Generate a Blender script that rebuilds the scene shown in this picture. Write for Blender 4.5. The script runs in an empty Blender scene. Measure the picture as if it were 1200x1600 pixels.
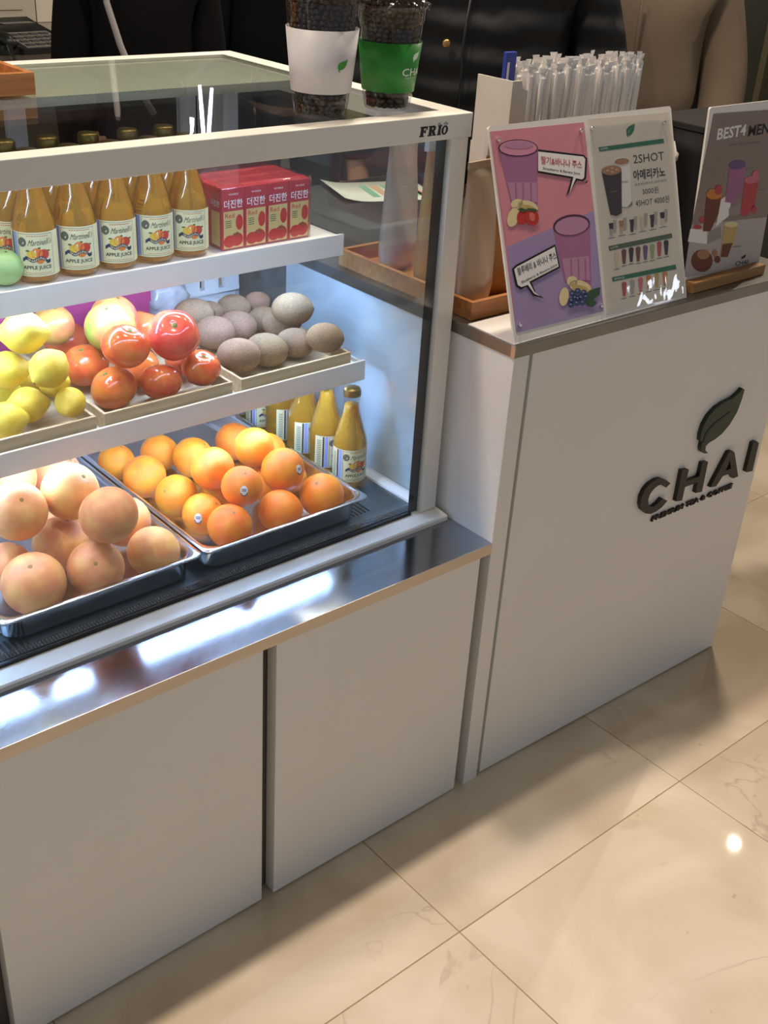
import bpy, bmesh, math, random
from mathutils import Vector, Matrix
C = bpy.context.scene.collection
scene = bpy.context.scene
PI = math.pi
random.seed(7)

# ------------------------------------------------------------------ camera
cam_d = bpy.data.cameras.new('camera'); cam = bpy.data.objects.new('camera', cam_d); C.objects.link(cam)
cam_d.sensor_fit = 'HORIZONTAL'; cam_d.sensor_width = 36.0; cam_d.lens = 1771.86 / 1200 * 36.0
cam.matrix_world = Matrix.Translation((-.8053, -1.1078, 1.5198)) @ Matrix.Rotation(-.7349, 4, 'Z') @ Matrix.Rotation(1.0607, 4, 'X') @ Matrix.Rotation(.0651, 4, 'Z')
cam_d.clip_start = .02
scene.camera = cam

# ------------------------------------------------------------------ colour handling and exposure
scene.view_settings.view_transform = 'Standard'
scene.view_settings.look = 'None'
scene.view_settings.exposure = 0.04
scene.view_settings.gamma = 1.0
scene.view_settings.use_curve_mapping = False

# ------------------------------------------------------------------ world: even cool fill light in place of the mall around the kiosk
w = bpy.data.worlds.new('World'); scene.world = w; w.use_nodes = True
w.node_tree.nodes['Background'].inputs[0].default_value = (.86, .93, 1.0, 1)
w.node_tree.nodes['Background'].inputs[1].default_value = .33

def lin(h):
    if isinstance(h, str):
        v = [int(h[i:i+2], 16) / 255 for i in (0, 2, 4)]
    else: v = h
    return tuple(c / 12.92 if c <= .04045 else ((c + .055) / 1.055) ** 2.4 for c in v) + (1,)

# ceiling downlights (warm) : the lamps of the mall ceiling
def lamp(loc, size, power, col, aim=None):
    d = bpy.data.lights.new('ceiling_or_glint_lamp', 'AREA'); d.shape = 'DISK'; d.size = size; d.energy = power; d.color = col
    o = bpy.data.objects.new('ceiling_or_glint_lamp', d); C.objects.link(o); o.location = loc
    v = (Vector(aim) - Vector(loc)) if aim else Vector((0, 0, -1))
    o.rotation_euler = v.to_track_quat('-Z', 'Y').to_euler()
    return o
WARM = (1, .86, .70)
for x_, y_, p_ in ((-1.9, .42, 18), (-.7, .42, 26), (.5, .42, 33), (1.7, .42, 33), (3.81, .95, 40), (5.4, .9, 40)): lamp((x_, y_, 3.0), .13 if x_ < 3 else .045, p_ * .88, WARM)
lamp((2.0, 2.6, 3.0), .5, 12, WARM)
def strip(a, b, wd, power, col):
    d = bpy.data.lights.new('ceiling_strip_lamp', 'AREA'); d.shape = 'RECTANGLE'; d.size = (Vector(b) - Vector(a)).length; d.size_y = wd; d.energy = power; d.color = col
    o = bpy.data.objects.new('ceiling_strip_lamp', d); C.objects.link(o); o.location = (Vector(a) + Vector(b)) / 2; o.rotation_euler = (0, 0, math.atan2(b[1] - a[1], b[0] - a[0]))
# added bluish lamp out of view, placed to put glints on the poster pocket
lamp((3.02, -1.70, 1.17), .09, .35, (.8, .88, 1), (.85, 0, .95))
strip((4.65, 1.95, 3), (4.95, 1.35, 3), .05, 8, (1, .92, .8))
strip((5.65, 2.5, 3), (5.85, 1.9, 3), .05, 8, (1, .92, .8))

# ------------------------------------------------------------------ materials
MT = {}
def mat(name, col, rough=.5, metal=0, spec=.5, noise=0, nscale=20, bump=0, bscale=200, trans=0, ior=1.45, coat=0, col2=None, sheen=0, sss=0, stretch=None, alpha=None, coords='Object'):
    if name in MT: return MT[name]
    m = bpy.data.materials.new(name); m.use_nodes = True; nt = m.node_tree; N = nt.nodes; L = nt.links
    p = N['Principled BSDF']; c = lin(col)
    p.inputs['Base Color'].default_value = c; p.inputs['Roughness'].default_value = rough; p.inputs['Metallic'].default_value = metal
    p.inputs['Specular IOR Level'].default_value = spec; p.inputs['Transmission Weight'].default_value = trans; p.inputs['IOR'].default_value = ior
    p.inputs['Coat Weight'].default_value = coat; p.inputs['Sheen Weight'].default_value = sheen
    if sss: p.inputs['Subsurface Weight'].default_value = sss; p.inputs['Subsurface Radius'].default_value = (.01, .006, .003); p.inputs['Subsurface Scale'].default_value = 1
    tc = N.new('ShaderNodeTexCoord'); mp = N.new('ShaderNodeMapping'); L.new(tc.outputs[coords], mp.inputs[0])
    if stretch: mp.inputs['Scale'].default_value = stretch
    n = N.new('ShaderNodeTexNoise'); n.inputs['Scale'].default_value = nscale; n.inputs['Detail'].default_value = 4; L.new(mp.outputs[0], n.inputs[0])
    mx = N.new('ShaderNodeMix'); mx.data_type = 'RGBA'; L.new(n.outputs[0], mx.inputs[0])
    d = lin(col2) if col2 else tuple(v * (1 - max(noise, .03)) for v in c[:3]) + (1,)
    r = N.new('ShaderNodeMapRange'); r.inputs[1].default_value = .35; r.inputs[2].default_value = .65; L.new(n.outputs[0], r.inputs[0]); L.new(r.outputs[0], mx.inputs[0])
    mx.inputs[6].default_value = c; mx.inputs[7].default_value = d; L.new(mx.outputs[2], p.inputs['Base Color'])
    if bump:
        b = N.new('ShaderNodeTexNoise'); b.inputs['Scale'].default_value = bscale; L.new(mp.outputs[0], b.inputs[0])
        bb = N.new('ShaderNodeBump'); bb.inputs['Strength'].default_value = bump; bb.inputs['Distance'].default_value = .002
        L.new(b.outputs[0], bb.inputs['Height']); L.new(bb.outputs[0], p.inputs['Normal'])
    MT[name] = m; return m
def glassmat(name, tint=(1, 1, 1), ior=1.5, rough=0.0):
    """thin pane: clear pass-through plus Fresnel reflection"""
    m = bpy.data.materials.new(name); m.use_nodes = True; nt = m.node_tree; N = nt.nodes; L = nt.links; N.clear()
    out = N.new('ShaderNodeOutputMaterial'); t = N.new('ShaderNodeBsdfTransparent'); t.inputs[0].default_value = (*tint, 1)
    g = N.new('ShaderNodeBsdfGlossy'); g.inputs['Roughness'].default_value = rough; f = N.new('ShaderNodeFresnel'); f.inputs[0].default_value = ior
    ge = N.new('ShaderNodeNewGeometry'); mr = N.new('ShaderNodeMapRange'); mr.inputs[3].default_value = ior; mr.inputs[4].default_value = 1 / ior; L.new(ge.outputs['Backfacing'], mr.inputs[0]); L.new(mr.outputs[0], f.inputs[0])
    mx = N.new('ShaderNodeMixShader'); L.new(f.outputs[0], mx.inputs[0]); L.new(t.outputs[0], mx.inputs[1]); L.new(g.outputs[0], mx.inputs[2]); L.new(mx.outputs[0], out.inputs[0])
    MT[name] = m; return m
def emat(name, col, s):
    m = bpy.data.materials.new(name); m.use_nodes = True; p = m.node_tree.nodes['Principled BSDF']
    p.inputs['Base Color'].default_value = (.8, .8, .8, 1); p.inputs['Emission Color'].default_value = (*col, 1); p.inputs['Emission Strength'].default_value = s
    MT[name] = m; return m
W_LAM = mat('white_laminate', 'e6e2dc', .42, noise=.03, nscale=3)
W_PAINT = mat('white_painted_metal', 'ebe6dd', .32, noise=.02, nscale=5)
W_IN = mat('white_inner_metal', 'e8ebf0', .3, noise=.02)
STEEL = mat('brushed_steel', 'a9abb2', .13, 1, noise=.08, nscale=8, bump=.02, bscale=60, stretch=(1, 30, 1))
STEEL_TOP = mat('counter_steel', '8f8b86', .36, 1, noise=.1, nscale=8, bump=.04, bscale=60, stretch=(1, 30, 1))
STEEL_PAN = mat('pan_steel', 'cfd2d8', .16, 1, noise=.05, nscale=30)
STEEL_DK = mat('deck_steel', '80888c', .33, 1, noise=.15, nscale=12)
CHROME = mat('chrome', 'e8e8ea', .08, 1)
GLASS = glassmat('pane_glass', (.96, .98, .985))
SIDEG = glassmat('side_pane_glass', (.88, .945, .99))  # tint carries the blue cast of the case light on the wall behind
SHEETG = glassmat('clear_plastic', (.95, .95, .95), 1.45, .05)
SLEEVE = glassmat('glossy_pocket', (.97, .97, .97), 1.5, .03)
CUPG = glassmat('cup_plastic', (.93, .93, .93), 1.55, .03)
LED = emat('led_white', (.40, .61, 1.0), 72)
LED_TOP = emat('led_white_top', (.50, .68, 1.0), 42)
BLACK = mat('black_gasket', '161618', .4)
BLACKP = mat('black_plastic', '1c1c1e', .35, noise=.1)
WOOD = mat('tray_wood', 'b77b45', .45, noise=.3, nscale=6, stretch=(1, 14, 14), col2='9b6234', bump=.1, bscale=60)
PALEWOOD = mat('pale_wood', 'cbb491', .5, noise=.2, nscale=6, stretch=(1, 18, 18), col2='b39c7a', bump=.1)
PLY = mat('stand_wood', 'b08453', .5, nscale=6, stretch=(1, 16, 16), col2='94693d')

# ------------------------------------------------------------------ object helpers
def link(name, me, parent=None, m=None, smooth=False):
    o = bpy.data.objects.new(name, me); C.objects.link(o)
    if parent: o.parent = parent
    if m: me.materials.append(m)
    if smooth:
        for p in me.polygons: p.use_smooth = True
    return o
def tag(o, label=None, cat=None, group=None, kind=None):
    if label: o['label'] = label
    if cat: o['category'] = cat
    if group: o['group'] = group
    if kind: o['kind'] = kind
    return o
def thing(name, label, cat, loc=(0, 0, 0), rz=0, group=None):
    o = bpy.data.objects.new(name, None); C.objects.link(o); o.location = loc; o.rotation_euler = (0, 0, rz); o.empty_display_size = .02
    return tag(o, label, cat, group)
def copy_tree(o, parent=None, depth=0):
    c = o.copy(); C.objects.link(c)
    if parent: c.parent = parent
    for ch in [x for x in KIDS.get(o.name, [])]: copy_tree(ch, c, depth + 1)
    return c
KIDS = {}
def kids_of(root):
    """remember children before copying in a loop"""
    for o in [root] + list(root.children_recursive): KIDS[o.name] = list(o.children)
def box_bm(bm, x0, x1, y0, y1, z0, z1, bev=0):
    r = bmesh.ops.create_cube(bm, size=1); vs = r['verts']
    for v in vs: v.co = Vector(((x0 + x1) / 2 + v.co.x * (x1 - x0), (y0 + y1) / 2 + v.co.y * (y1 - y0), (z0 + z1) / 2 + v.co.z * (z1 - z0)))
    if bev:
        es = list({e for v in vs for e in v.link_edges}); bmesh.ops.bevel(bm, geom=es, offset=bev, segments=2, affect='EDGES', profile=.5)
def done(bm, name, m=None, parent=None, smooth=False, off=None):
    if off: bmesh.ops.translate(bm, verts=bm.verts, vec=off)
    bmesh.ops.recalc_face_normals(bm, faces=bm.faces)
    me = bpy.data.meshes.new(name); bm.to_mesh(me); bm.free()
    return link(name, me, parent, m, smooth)
def box(name, x0, x1, y0, y1, z0, z1, m, parent=None, bev=0, smooth=False):
    bm = bmesh.new(); box_bm(bm, x0, x1, y0, y1, z0, z1, bev); return done(bm, name, m, parent, smooth)
def boxes(name, L, m, parent=None, bev=0):
    bm = bmesh.new()
    for b in L: box_bm(bm, *b, bev)
    return done(bm, name, m, parent)
def lathe_bm(bm, prof, seg=32, cx=0, cy=0, sx=1, sy=1):
    rings = []
    for r, z in prof:
        if r < 1e-6: rings.append([bm.verts.new((cx, cy, z))])
        else: rings.append([bm.verts.new((cx + r * sx * math.cos(2 * PI * i / seg), cy + r * sy * math.sin(2 * PI * i / seg), z)) for i in range(seg)])
    for a, b in zip(rings, rings[1:]):
        for i in range(seg):
            j = (i + 1) % seg
            if len(a) == 1 and len(b) == 1: continue
            if len(a) == 1: bm.faces.new((a[0], b[j], b[i]))
            elif len(b) == 1: bm.faces.new((a[i], a[j], b[0]))
            else: bm.faces.new((a[i], a[j], b[j], b[i]))
def lathe(name, prof, m, parent=None, seg=32, smooth=True, loc=None):
    bm = bmesh.new(); lathe_bm(bm, prof, seg); o = done(bm, name, m, parent, smooth)
    if loc: o.location = loc
    return o
def prism_bm(bm, pts, f0, f1):
    """pts 2-D outline; f0, f1 map (u,v) to the two end planes"""
    a = [bm.verts.new(f0(*p)) for p in pts]; b = [bm.verts.new(f1(*p)) for p in pts]
    bm.faces.new(a[::-1]); bm.faces.new(b)
    for i in range(len(pts)):
        j = (i + 1) % len(pts); bm.faces.new((a[i], a[j], b[j], b[i]))
def tube_bm(bm, path, r, seg=8, cap=True):
    rings = []; n = len(path); path = [Vector(p) for p in path]; rr = r if isinstance(r, (list, tuple)) else [r] * n
    up = Vector((0, 0, 1))
    for i, p in enumerate(path):
        t = (path[min(i + 1, n - 1)] - path[max(i - 1, 0)]).normalized()
        a = t.cross(up)
        if a.length < .1: a = t.cross(Vector((1, 0, 0)))
        a.normalize(); b = t.cross(a)
        rings.append([bm.verts.new(p + (a * math.cos(2 * PI * k / seg) + b * math.sin(2 * PI * k / seg)) * rr[i]) for k in range(seg)])
    for A, B in zip(rings, rings[1:]):
        for k in range(seg): bm.faces.new((A[k], A[(k + 1) % seg], B[(k + 1) % seg], B[k]))
    if cap: bm.faces.new(rings[0][::-1]); bm.faces.new(rings[-1])
def text_mesh(s, bold=0, res=3):
    c = bpy.data.curves.new('lettering', 'FONT'); c.body = s; c.offset = .012 * bold; c.resolution_u = res; c.fill_mode = 'FRONT'
    o = bpy.data.objects.new('lettering', c); C.objects.link(o)
    bpy.context.view_layer.update()
    me = bpy.data.meshes.new_from_object(o.evaluated_get(bpy.context.evaluated_depsgraph_get())); bpy.data.objects.remove(o); bpy.data.curves.remove(c)
    xs = [v.co.x for v in me.vertices]; ys = [v.co.y for v in me.vertices]
    if not xs: return me, (0, 1, 0, 1)
    return me, (min(xs), max(xs), min(ys), max(ys))
def text_into(bm, s, f, width, height, bold=0, italic=0, res=2):
    """adds text scaled to width x height, mapped through f(u, v) (u, v in metres from its lower left)"""
    me, (x0, x1, y0, y1) = text_mesh(s, bold, res)
    vm = []
    for v in me.vertices:
        u = (v.co.x - x0) / (x1 - x0) * width; vv = (v.co.y - y0) / (y1 - y0) * height
        vm.append(bm.verts.new(f(u + italic * vv, vv)))
    for p in me.polygons:
        try: bm.faces.new([vm[i] for i in p.vertices])
        except ValueError: pass
    bpy.data.meshes.remove(me)
def flat_fix(o):
    return o
SIGN_JUICE = [
('p', 'plum_pink', 1, [(2.6, 316.8), (211.9, 314.5), (214.7, 177.7), (8.5, 148.9)]),
('p', 'lilac', 1, [(8.5, 148.9), (214.7, 177.7), (213.7, 15.5), (6.2, 18.3)]),
('p', 'smoothie', 2, [(15.1, 288.6), (98.7, 283.8), (84.8, 200.1), (28.4, 208.1)]),
('p', 'smoothie_light', 3, [(25.7, 241.7), (89.1, 235.0), (84.1, 205.7), (30.0, 210.6)]),
('p', 'smoothie', 4, [(41.2, 238.7), (44.3, 238.4), (40.3, 210.8), (38.0, 211.0)]),
('p', 'smoothie', 4, [(56.8, 237.1), (59.9, 236.7), (55.9, 209.0), (53.6, 209.2)]),
('p', 'smoothie', 4, [(73.8, 235.3), (76.9, 234.9), (72.9, 207.0), (70.5, 207.3)]),
('p', 'rim_dark', 3, [(100.1, 285.0), (96.7, 281.0), (88.5, 278.0), (76.4, 276.3), (62.1, 276.1), (47.2, 277.5), (33.6, 280.2), (23.0, 283.9), (16.4, 288.2), (14.6, 292.5), (17.8, 296.4), (25.7, 299.4), (37.4, 301.2), (51.4, 301.5), (66.2, 300.2), (80.1, 297.6), (91.2, 293.9), (98.2, 289.5)]),
('p', 'smoothie_pink', 4, [(97.7, 285.2), (94.6, 281.7), (86.8, 279.0), (75.4, 277.5), (61.9, 277.5), (47.8, 278.7), (35.0, 281.2), (24.9, 284.6), (18.6, 288.4), (16.9, 292.3), (19.9, 295.8), (27.3, 298.4), (38.3, 300.0), (51.6, 300.1), (65.6, 299.0), (78.7, 296.6), (89.2, 293.2), (95.9, 289.2)]),
('p', 'smoothie_light', 5, [(89.6, 289.9), (87.4, 288.3), (81.6, 287.2), (73.0, 286.8), (62.7, 287.1), (51.9, 288.0), (41.9, 289.5), (34.0, 291.4), (28.9, 293.4), (27.4, 295.3), (29.6, 296.9), (35.1, 298.0), (43.5, 298.5), (53.7, 298.2), (64.5, 297.3), (74.6, 295.8), (82.8, 293.9), (88.0, 291.9)]),
('p', 'banana', 5, [(40.4, 186.3), (36.2, 181.9), (31.2, 178.7), (26.0, 176.8), (21.1, 176.7), (17.3, 178.2), (14.9, 181.2), (14.2, 185.3), (15.4, 190.1), (18.2, 194.9), (22.3, 199.2), (27.3, 202.5), (32.5, 204.4), (37.3, 204.6), (41.2, 203.1), (43.7, 200.1), (44.4, 195.9), (43.2, 191.1)]),
('p', 'banana', 5, [(52.5, 210.3), (52.6, 207.9), (51.0, 205.5), (48.1, 203.6), (44.1, 202.3), (39.6, 201.7), (35.1, 202.0), (31.1, 203.1), (28.2, 204.9), (26.6, 207.1), (26.6, 209.5), (28.2, 211.9), (31.1, 213.8), (35.0, 215.1), (39.5, 215.7), (44.0, 215.4), (48.0, 214.3), (50.9, 212.6)]),
('p', 'banana', 5, [(83.9, 194.8), (80.9, 192.3), (75.6, 191.0), (68.7, 190.9), (61.1, 192.1), (53.6, 194.4), (47.3, 197.6), (42.8, 201.2), (40.6, 204.8), (41.0, 208.0), (44.0, 210.4), (49.1, 211.8), (55.9, 211.9), (63.4, 210.8), (70.9, 208.5), (77.4, 205.4), (82.0, 201.7), (84.3, 198.1)]),
('p', 'banana_dark', 6, [(78.9, 193.5), (76.9, 192.1), (73.0, 191.6), (67.8, 191.9), (61.9, 193.1), (56.0, 194.9), (50.8, 197.2), (47.0, 199.7), (44.9, 202.1), (44.9, 204.0), (46.9, 205.4), (50.7, 205.9), (55.9, 205.6), (61.7, 204.5), (67.7, 202.7), (72.9, 200.4), (76.8, 197.9), (78.9, 195.5)]),
('p', 'berry_red', 7, [(60.7, 184.9), (58.1, 181.3), (54.2, 178.4), (49.8, 176.8), (45.2, 176.6), (41.0, 177.7), (37.8, 180.2), (35.9, 183.5), (35.6, 187.5), (36.8, 191.5), (39.5, 195.1), (43.2, 197.9), (47.7, 199.5), (52.2, 199.8), (56.4, 198.7), (59.7, 196.3), (61.6, 192.9), (62.0, 189.0)]),
('p', 'berry_red', 8, [(83.4, 185.5), (83.4, 181.2), (81.6, 177.3), (78.2, 174.3), (73.6, 172.5), (68.3, 172.3), (63.1, 173.5), (58.5, 176.1), (55.1, 179.7), (53.3, 183.9), (53.3, 188.2), (55.1, 192.0), (58.5, 195.0), (63.0, 196.8), (68.2, 197.1), (73.5, 195.9), (78.1, 193.3), (81.6, 189.7)]),
('p', 'berry_pink', 9, [(74.8, 186.1), (75.0, 183.7), (74.3, 181.5), (73.0, 179.8), (71.1, 178.9), (68.9, 178.8), (66.6, 179.5), (64.6, 181.0), (63.0, 183.0), (62.1, 185.4), (62.0, 187.8), (62.6, 190.0), (64.0, 191.7), (65.9, 192.6), (68.1, 192.7), (70.3, 192.0), (72.3, 190.5), (73.9, 188.5)]),
('p', 'leaf_print', 9, [(38.1, 200.3), (47.1, 201.9), (57.6, 197.9), (61.9, 199.6), (77.7, 196.6), (84.2, 192.0), (72.9, 192.8), (61.3, 195.9), (48.3, 195.3)]),
('p', 'ink', 5, [(99.4, 283.0), (203.1, 265.4), (210.0, 259.2), (202.5, 229.2), (194.9, 225.5), (181.0, 228.6), (151.1, 206.3), (168.3, 232.7), (92.7, 248.9)]),
('p', 'paper', 6, [(98.8, 279.8), (201.0, 262.9), (205.1, 258.6), (198.0, 231.1), (192.8, 228.5), (178.5, 231.9), (158.6, 210.4), (172.9, 234.5), (94.0, 251.8)]),
('t', 'text_red', 7, '딸기&바나나 주스', (102.2, 261.2), (194.1, 244.6), 11.9, 1),
('t', 'ink', 7, 'Strawberry & Banana Juice', (104.3, 251.8), (188.6, 235.1), 4.6, 1),
('p', 'ink', 5, [(199.7, 222.7), (205.5, 225.5), (206.2, 224.3), (201.3, 221.4)]),
('p', 'smoothie', 2, [(114.1, 162.1), (201.3, 157.9), (188.8, 59.7), (126.7, 76.9)]),
('p', 'smoothie_light', 3, [(126.4, 114.0), (191.2, 108.8), (187.3, 70.2), (130.1, 79.2)]),
('p', 'smoothie', 4, [(145.8, 111.1), (149.2, 110.6), (144.5, 76.9), (142.0, 77.3)]),
('p', 'smoothie', 4, [(162.8, 108.6), (166.3, 108.1), (161.7, 74.2), (159.1, 74.6)]),
('p', 'smoothie', 4, [(179.2, 106.2), (182.7, 105.7), (178.1, 71.6), (175.5, 72.0)]),
('p', 'rim_dark', 3, [(201.7, 160.5), (199.3, 154.9), (191.8, 150.2), (180.1, 147.0), (165.7, 145.7), (150.4, 146.3), (136.0, 148.8), (124.4, 152.9), (116.7, 158.0), (113.9, 163.6), (116.2, 169.1), (123.5, 173.6), (134.7, 176.9), (148.8, 178.3), (164.0, 177.9), (178.5, 175.5), (190.6, 171.5), (198.7, 166.2)]),
('p', 'smoothie_light', 4, [(197.6, 159.2), (195.3, 154.4), (188.5, 150.4), (177.8, 147.7), (164.6, 146.5), (150.7, 147.1), (137.6, 149.3), (127.0, 152.8), (120.0, 157.3), (117.4, 162.1), (119.6, 166.8), (126.2, 170.8), (136.5, 173.5), (149.3, 174.8), (163.2, 174.3), (176.5, 172.2), (187.5, 168.7), (194.8, 164.2)]),
('p', 'ink', 5, [(12.3, 114.8), (21.9, 119.4), (114.2, 137.7), (119.9, 100.8), (51.6, 88.0), (58.2, 71.0), (75.8, 59.6), (51.4, 67.6), (39.1, 84.1), (26.1, 81.3), (16.7, 87.5)]),
('p', 'paper', 6, [(16.9, 113.6), (23.4, 116.7), (112.0, 134.4), (116.1, 103.0), (46.3, 90.2), (54.5, 73.8), (66.6, 64.5), (54.0, 70.5), (42.3, 86.1), (27.5, 84.9), (20.6, 89.3)]),
('t', 'text_navy', 7, '블루베리 & 바나나 주스', (23.8, 102.9), (113.8, 115.3), 12.0, 1),
('t', 'ink', 7, 'Blueberry & Banana Juice', (29.8, 89.0), (113.2, 104.0), 4.7, 1),
('p', 'banana', 5, [(131.6, 52.0), (129.1, 47.4), (125.6, 43.7), (121.6, 41.4), (117.4, 40.6), (113.7, 41.6), (110.9, 44.2), (109.3, 48.1), (109.1, 52.8), (110.3, 57.7), (112.8, 62.2), (116.3, 65.9), (120.3, 68.3), (124.4, 69.0), (128.1, 68.1), (131.0, 65.5), (132.6, 61.7), (132.8, 57.0)]),
('p', 'banana', 5, [(156.7, 73.6), (155.5, 71.0), (152.9, 69.0), (149.2, 67.7), (144.8, 67.5), (140.4, 68.2), (136.4, 69.8), (133.3, 72.1), (131.5, 74.8), (131.2, 77.6), (132.4, 80.2), (135.0, 82.2), (138.6, 83.4), (142.9, 83.7), (147.4, 83.0), (151.4, 81.4), (154.5, 79.1), (156.4, 76.4)]),
('p', 'banana', 5, [(187.1, 55.2), (183.7, 52.8), (177.7, 51.7), (169.8, 52.1), (160.9, 54.0), (152.2, 57.0), (144.7, 60.9), (139.3, 65.1), (136.6, 69.2), (136.9, 72.7), (140.2, 75.1), (146.1, 76.2), (153.9, 75.9), (162.6, 74.1), (171.4, 71.1), (179.0, 67.2), (184.6, 62.9), (187.4, 58.8)]),
('p', 'banana_dark', 6, [(180.8, 54.1), (178.7, 52.9), (174.4, 52.7), (168.6, 53.5), (161.9, 55.2), (155.1, 57.6), (149.2, 60.3), (144.7, 63.1), (142.2, 65.7), (142.0, 67.7), (144.1, 68.8), (148.3, 69.0), (154.0, 68.3), (160.7, 66.6), (167.4, 64.3), (173.5, 61.5), (178.1, 58.7), (180.6, 56.1)]),
('p', 'blueberry', 8, [(147.9, 54.7), (146.1, 52.1), (142.2, 51.0), (137.7, 51.7), (134.4, 54.1), (133.4, 57.1), (135.3, 59.7), (139.2, 60.8), (143.6, 60.1), (147.0, 57.7)]),
('p', 'blueberry_hi', 9, [(142.1, 56.5), (141.2, 55.7), (139.3, 55.5), (137.6, 56.3), (137.0, 57.4), (137.9, 58.2), (139.8, 58.4), (141.5, 57.7)]),
('p', 'blueberry', 8, [(161.5, 56.8), (159.6, 54.2), (155.7, 53.1), (151.2, 53.8), (147.8, 56.2), (146.9, 59.2), (148.7, 61.8), (152.7, 63.0), (157.2, 62.2), (160.6, 59.9)]),
('p', 'blueberry_hi', 9, [(155.6, 58.7), (154.7, 57.8), (152.8, 57.7), (151.0, 58.4), (150.5, 59.5), (151.4, 60.4), (153.3, 60.5), (155.0, 59.8)]),
('p', 'blueberry', 8, [(175.4, 52.2), (173.6, 49.6), (169.6, 48.4), (165.0, 49.2), (161.6, 51.5), (160.7, 54.6), (162.6, 57.2), (166.5, 58.4), (171.1, 57.6), (174.5, 55.3)]),
('p', 'blueberry_hi', 9, [(169.5, 54.0), (168.6, 53.2), (166.7, 53.0), (164.9, 53.8), (164.3, 54.9), (165.2, 55.8), (167.1, 55.9), (168.9, 55.2)]),
('p', 'blueberry', 8, [(153.4, 48.0), (151.6, 45.4), (147.6, 44.2), (143.1, 45.0), (139.8, 47.3), (138.9, 50.4), (140.7, 53.0), (144.6, 54.1), (149.1, 53.4), (152.5, 51.0)]),
('p', 'blueberry_hi', 9, [(147.6, 49.8), (146.6, 48.9), (144.8, 48.8), (143.0, 49.6), (142.4, 50.7), (143.3, 51.5), (145.2, 51.7), (147.0, 50.9)]),
('p', 'blueberry', 8, [(167.2, 45.6), (165.4, 43.0), (161.4, 41.9), (156.9, 42.7), (153.5, 45.0), (152.6, 48.1), (154.4, 50.7), (158.4, 51.8), (162.9, 51.1), (166.3, 48.7)]),
('p', 'blueberry_hi', 9, [(161.3, 47.5), (160.4, 46.6), (158.5, 46.5), (156.7, 47.3), (156.1, 48.4), (157.1, 49.3), (159.0, 49.4), (160.7, 48.6)]),
('p', 'blueberry', 8, [(179.7, 45.0), (177.8, 42.4), (173.8, 41.3), (169.2, 42.0), (165.8, 44.4), (164.9, 47.5), (166.7, 50.1), (170.7, 51.3), (175.3, 50.5), (178.7, 48.1)]),
('p', 'blueberry_hi', 9, [(173.7, 46.9), (172.8, 46.0), (170.9, 45.9), (169.1, 46.6), (168.5, 47.8), (169.4, 48.7), (171.3, 48.8), (173.1, 48.0)]),
('p', 'blueberry', 8, [(144.1, 44.6), (142.2, 42.0), (138.3, 40.9), (133.8, 41.6), (130.5, 44.0), (129.6, 47.0), (131.4, 49.6), (135.3, 50.8), (139.8, 50.0), (143.1, 47.7)]),
('p', 'blueberry_hi', 9, [(138.2, 46.5), (137.3, 45.6), (135.5, 45.5), (133.7, 46.2), (133.1, 47.3), (134.0, 48.2), (135.9, 48.3), (137.7, 47.6)]),
('p', 'blueberry', 8, [(156.3, 38.7), (154.5, 36.1), (150.5, 35.0), (146.0, 35.8), (142.7, 38.1), (141.8, 41.2), (143.6, 43.8), (147.5, 44.9), (152.0, 44.2), (155.4, 41.8)]),
('p', 'blueberry_hi', 9, [(150.5, 40.6), (149.5, 39.7), (147.7, 39.6), (145.9, 40.3), (145.3, 41.5), (146.2, 42.3), (148.1, 42.5), (149.9, 41.7)]),
('p', 'blueberry', 8, [(170.4, 37.2), (168.5, 34.6), (164.5, 33.5), (160.0, 34.2), (156.6, 36.6), (155.6, 39.7), (157.5, 42.3), (161.4, 43.5), (166.0, 42.7), (169.4, 40.3)]),
('p', 'blueberry_hi', 9, [(164.4, 39.1), (163.5, 38.2), (161.6, 38.1), (159.8, 38.8), (159.2, 40.0), (160.1, 40.9), (162.0, 41.0), (163.8, 40.2)]),
('p', 'blueberry', 8, [(142.2, 38.2), (140.3, 35.6), (136.4, 34.5), (131.9, 35.3), (128.6, 37.7), (127.7, 40.7), (129.5, 43.3), (133.4, 44.4), (137.9, 43.7), (141.2, 41.3)]),
('p', 'blueberry_hi', 9, [(136.3, 40.1), (135.4, 39.2), (133.5, 39.1), (131.8, 39.9), (131.2, 41.0), (132.1, 41.8), (134.0, 42.0), (135.7, 41.2)]),
('p', 'blueberry', 8, [(159.7, 45.5), (157.8, 42.9), (153.9, 41.7), (149.3, 42.5), (146.0, 44.9), (145.1, 47.9), (146.9, 50.5), (150.8, 51.6), (155.3, 50.9), (158.7, 48.5)]),
('p', 'blueberry_hi', 9, [(153.8, 47.3), (152.8, 46.4), (151.0, 46.3), (149.2, 47.1), (148.6, 48.2), (149.5, 49.1), (151.4, 49.2), (153.2, 48.5)]),
('p', 'leaf_print', 7, [(167.5, 44.1), (182.6, 54.8), (209.9, 55.4), (205.7, 43.6), (189.1, 39.0), (173.5, 40.2)]),
('p', 'leaf_print', 8, [(170.5, 40.7), (185.0, 41.8), (197.9, 31.6), (187.1, 26.7), (174.2, 30.7)]),
('p', 'paper_warm', 1, [(223.9, 318.5), (429.2, 314.8), (436.3, 3.7), (220.5, 11.3)]),
('p', 'leaf_green', 2, [(337.2, 303.1), (335.0, 294.7), (327.1, 286.7), (319.4, 285.3), (315.8, 283.3), (313.5, 289.2), (314.4, 295.4), (321.6, 300.0)]),
('p', 'paper_warm', 3, [(330.7, 297.9), (320.4, 292.1), (317.2, 286.1), (319.5, 292.2)]),
('p', 'leaf_green', 2, [(240.7, 273.8), (409.4, 273.3), (410.9, 266.1), (242.3, 266.9)]),
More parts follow.
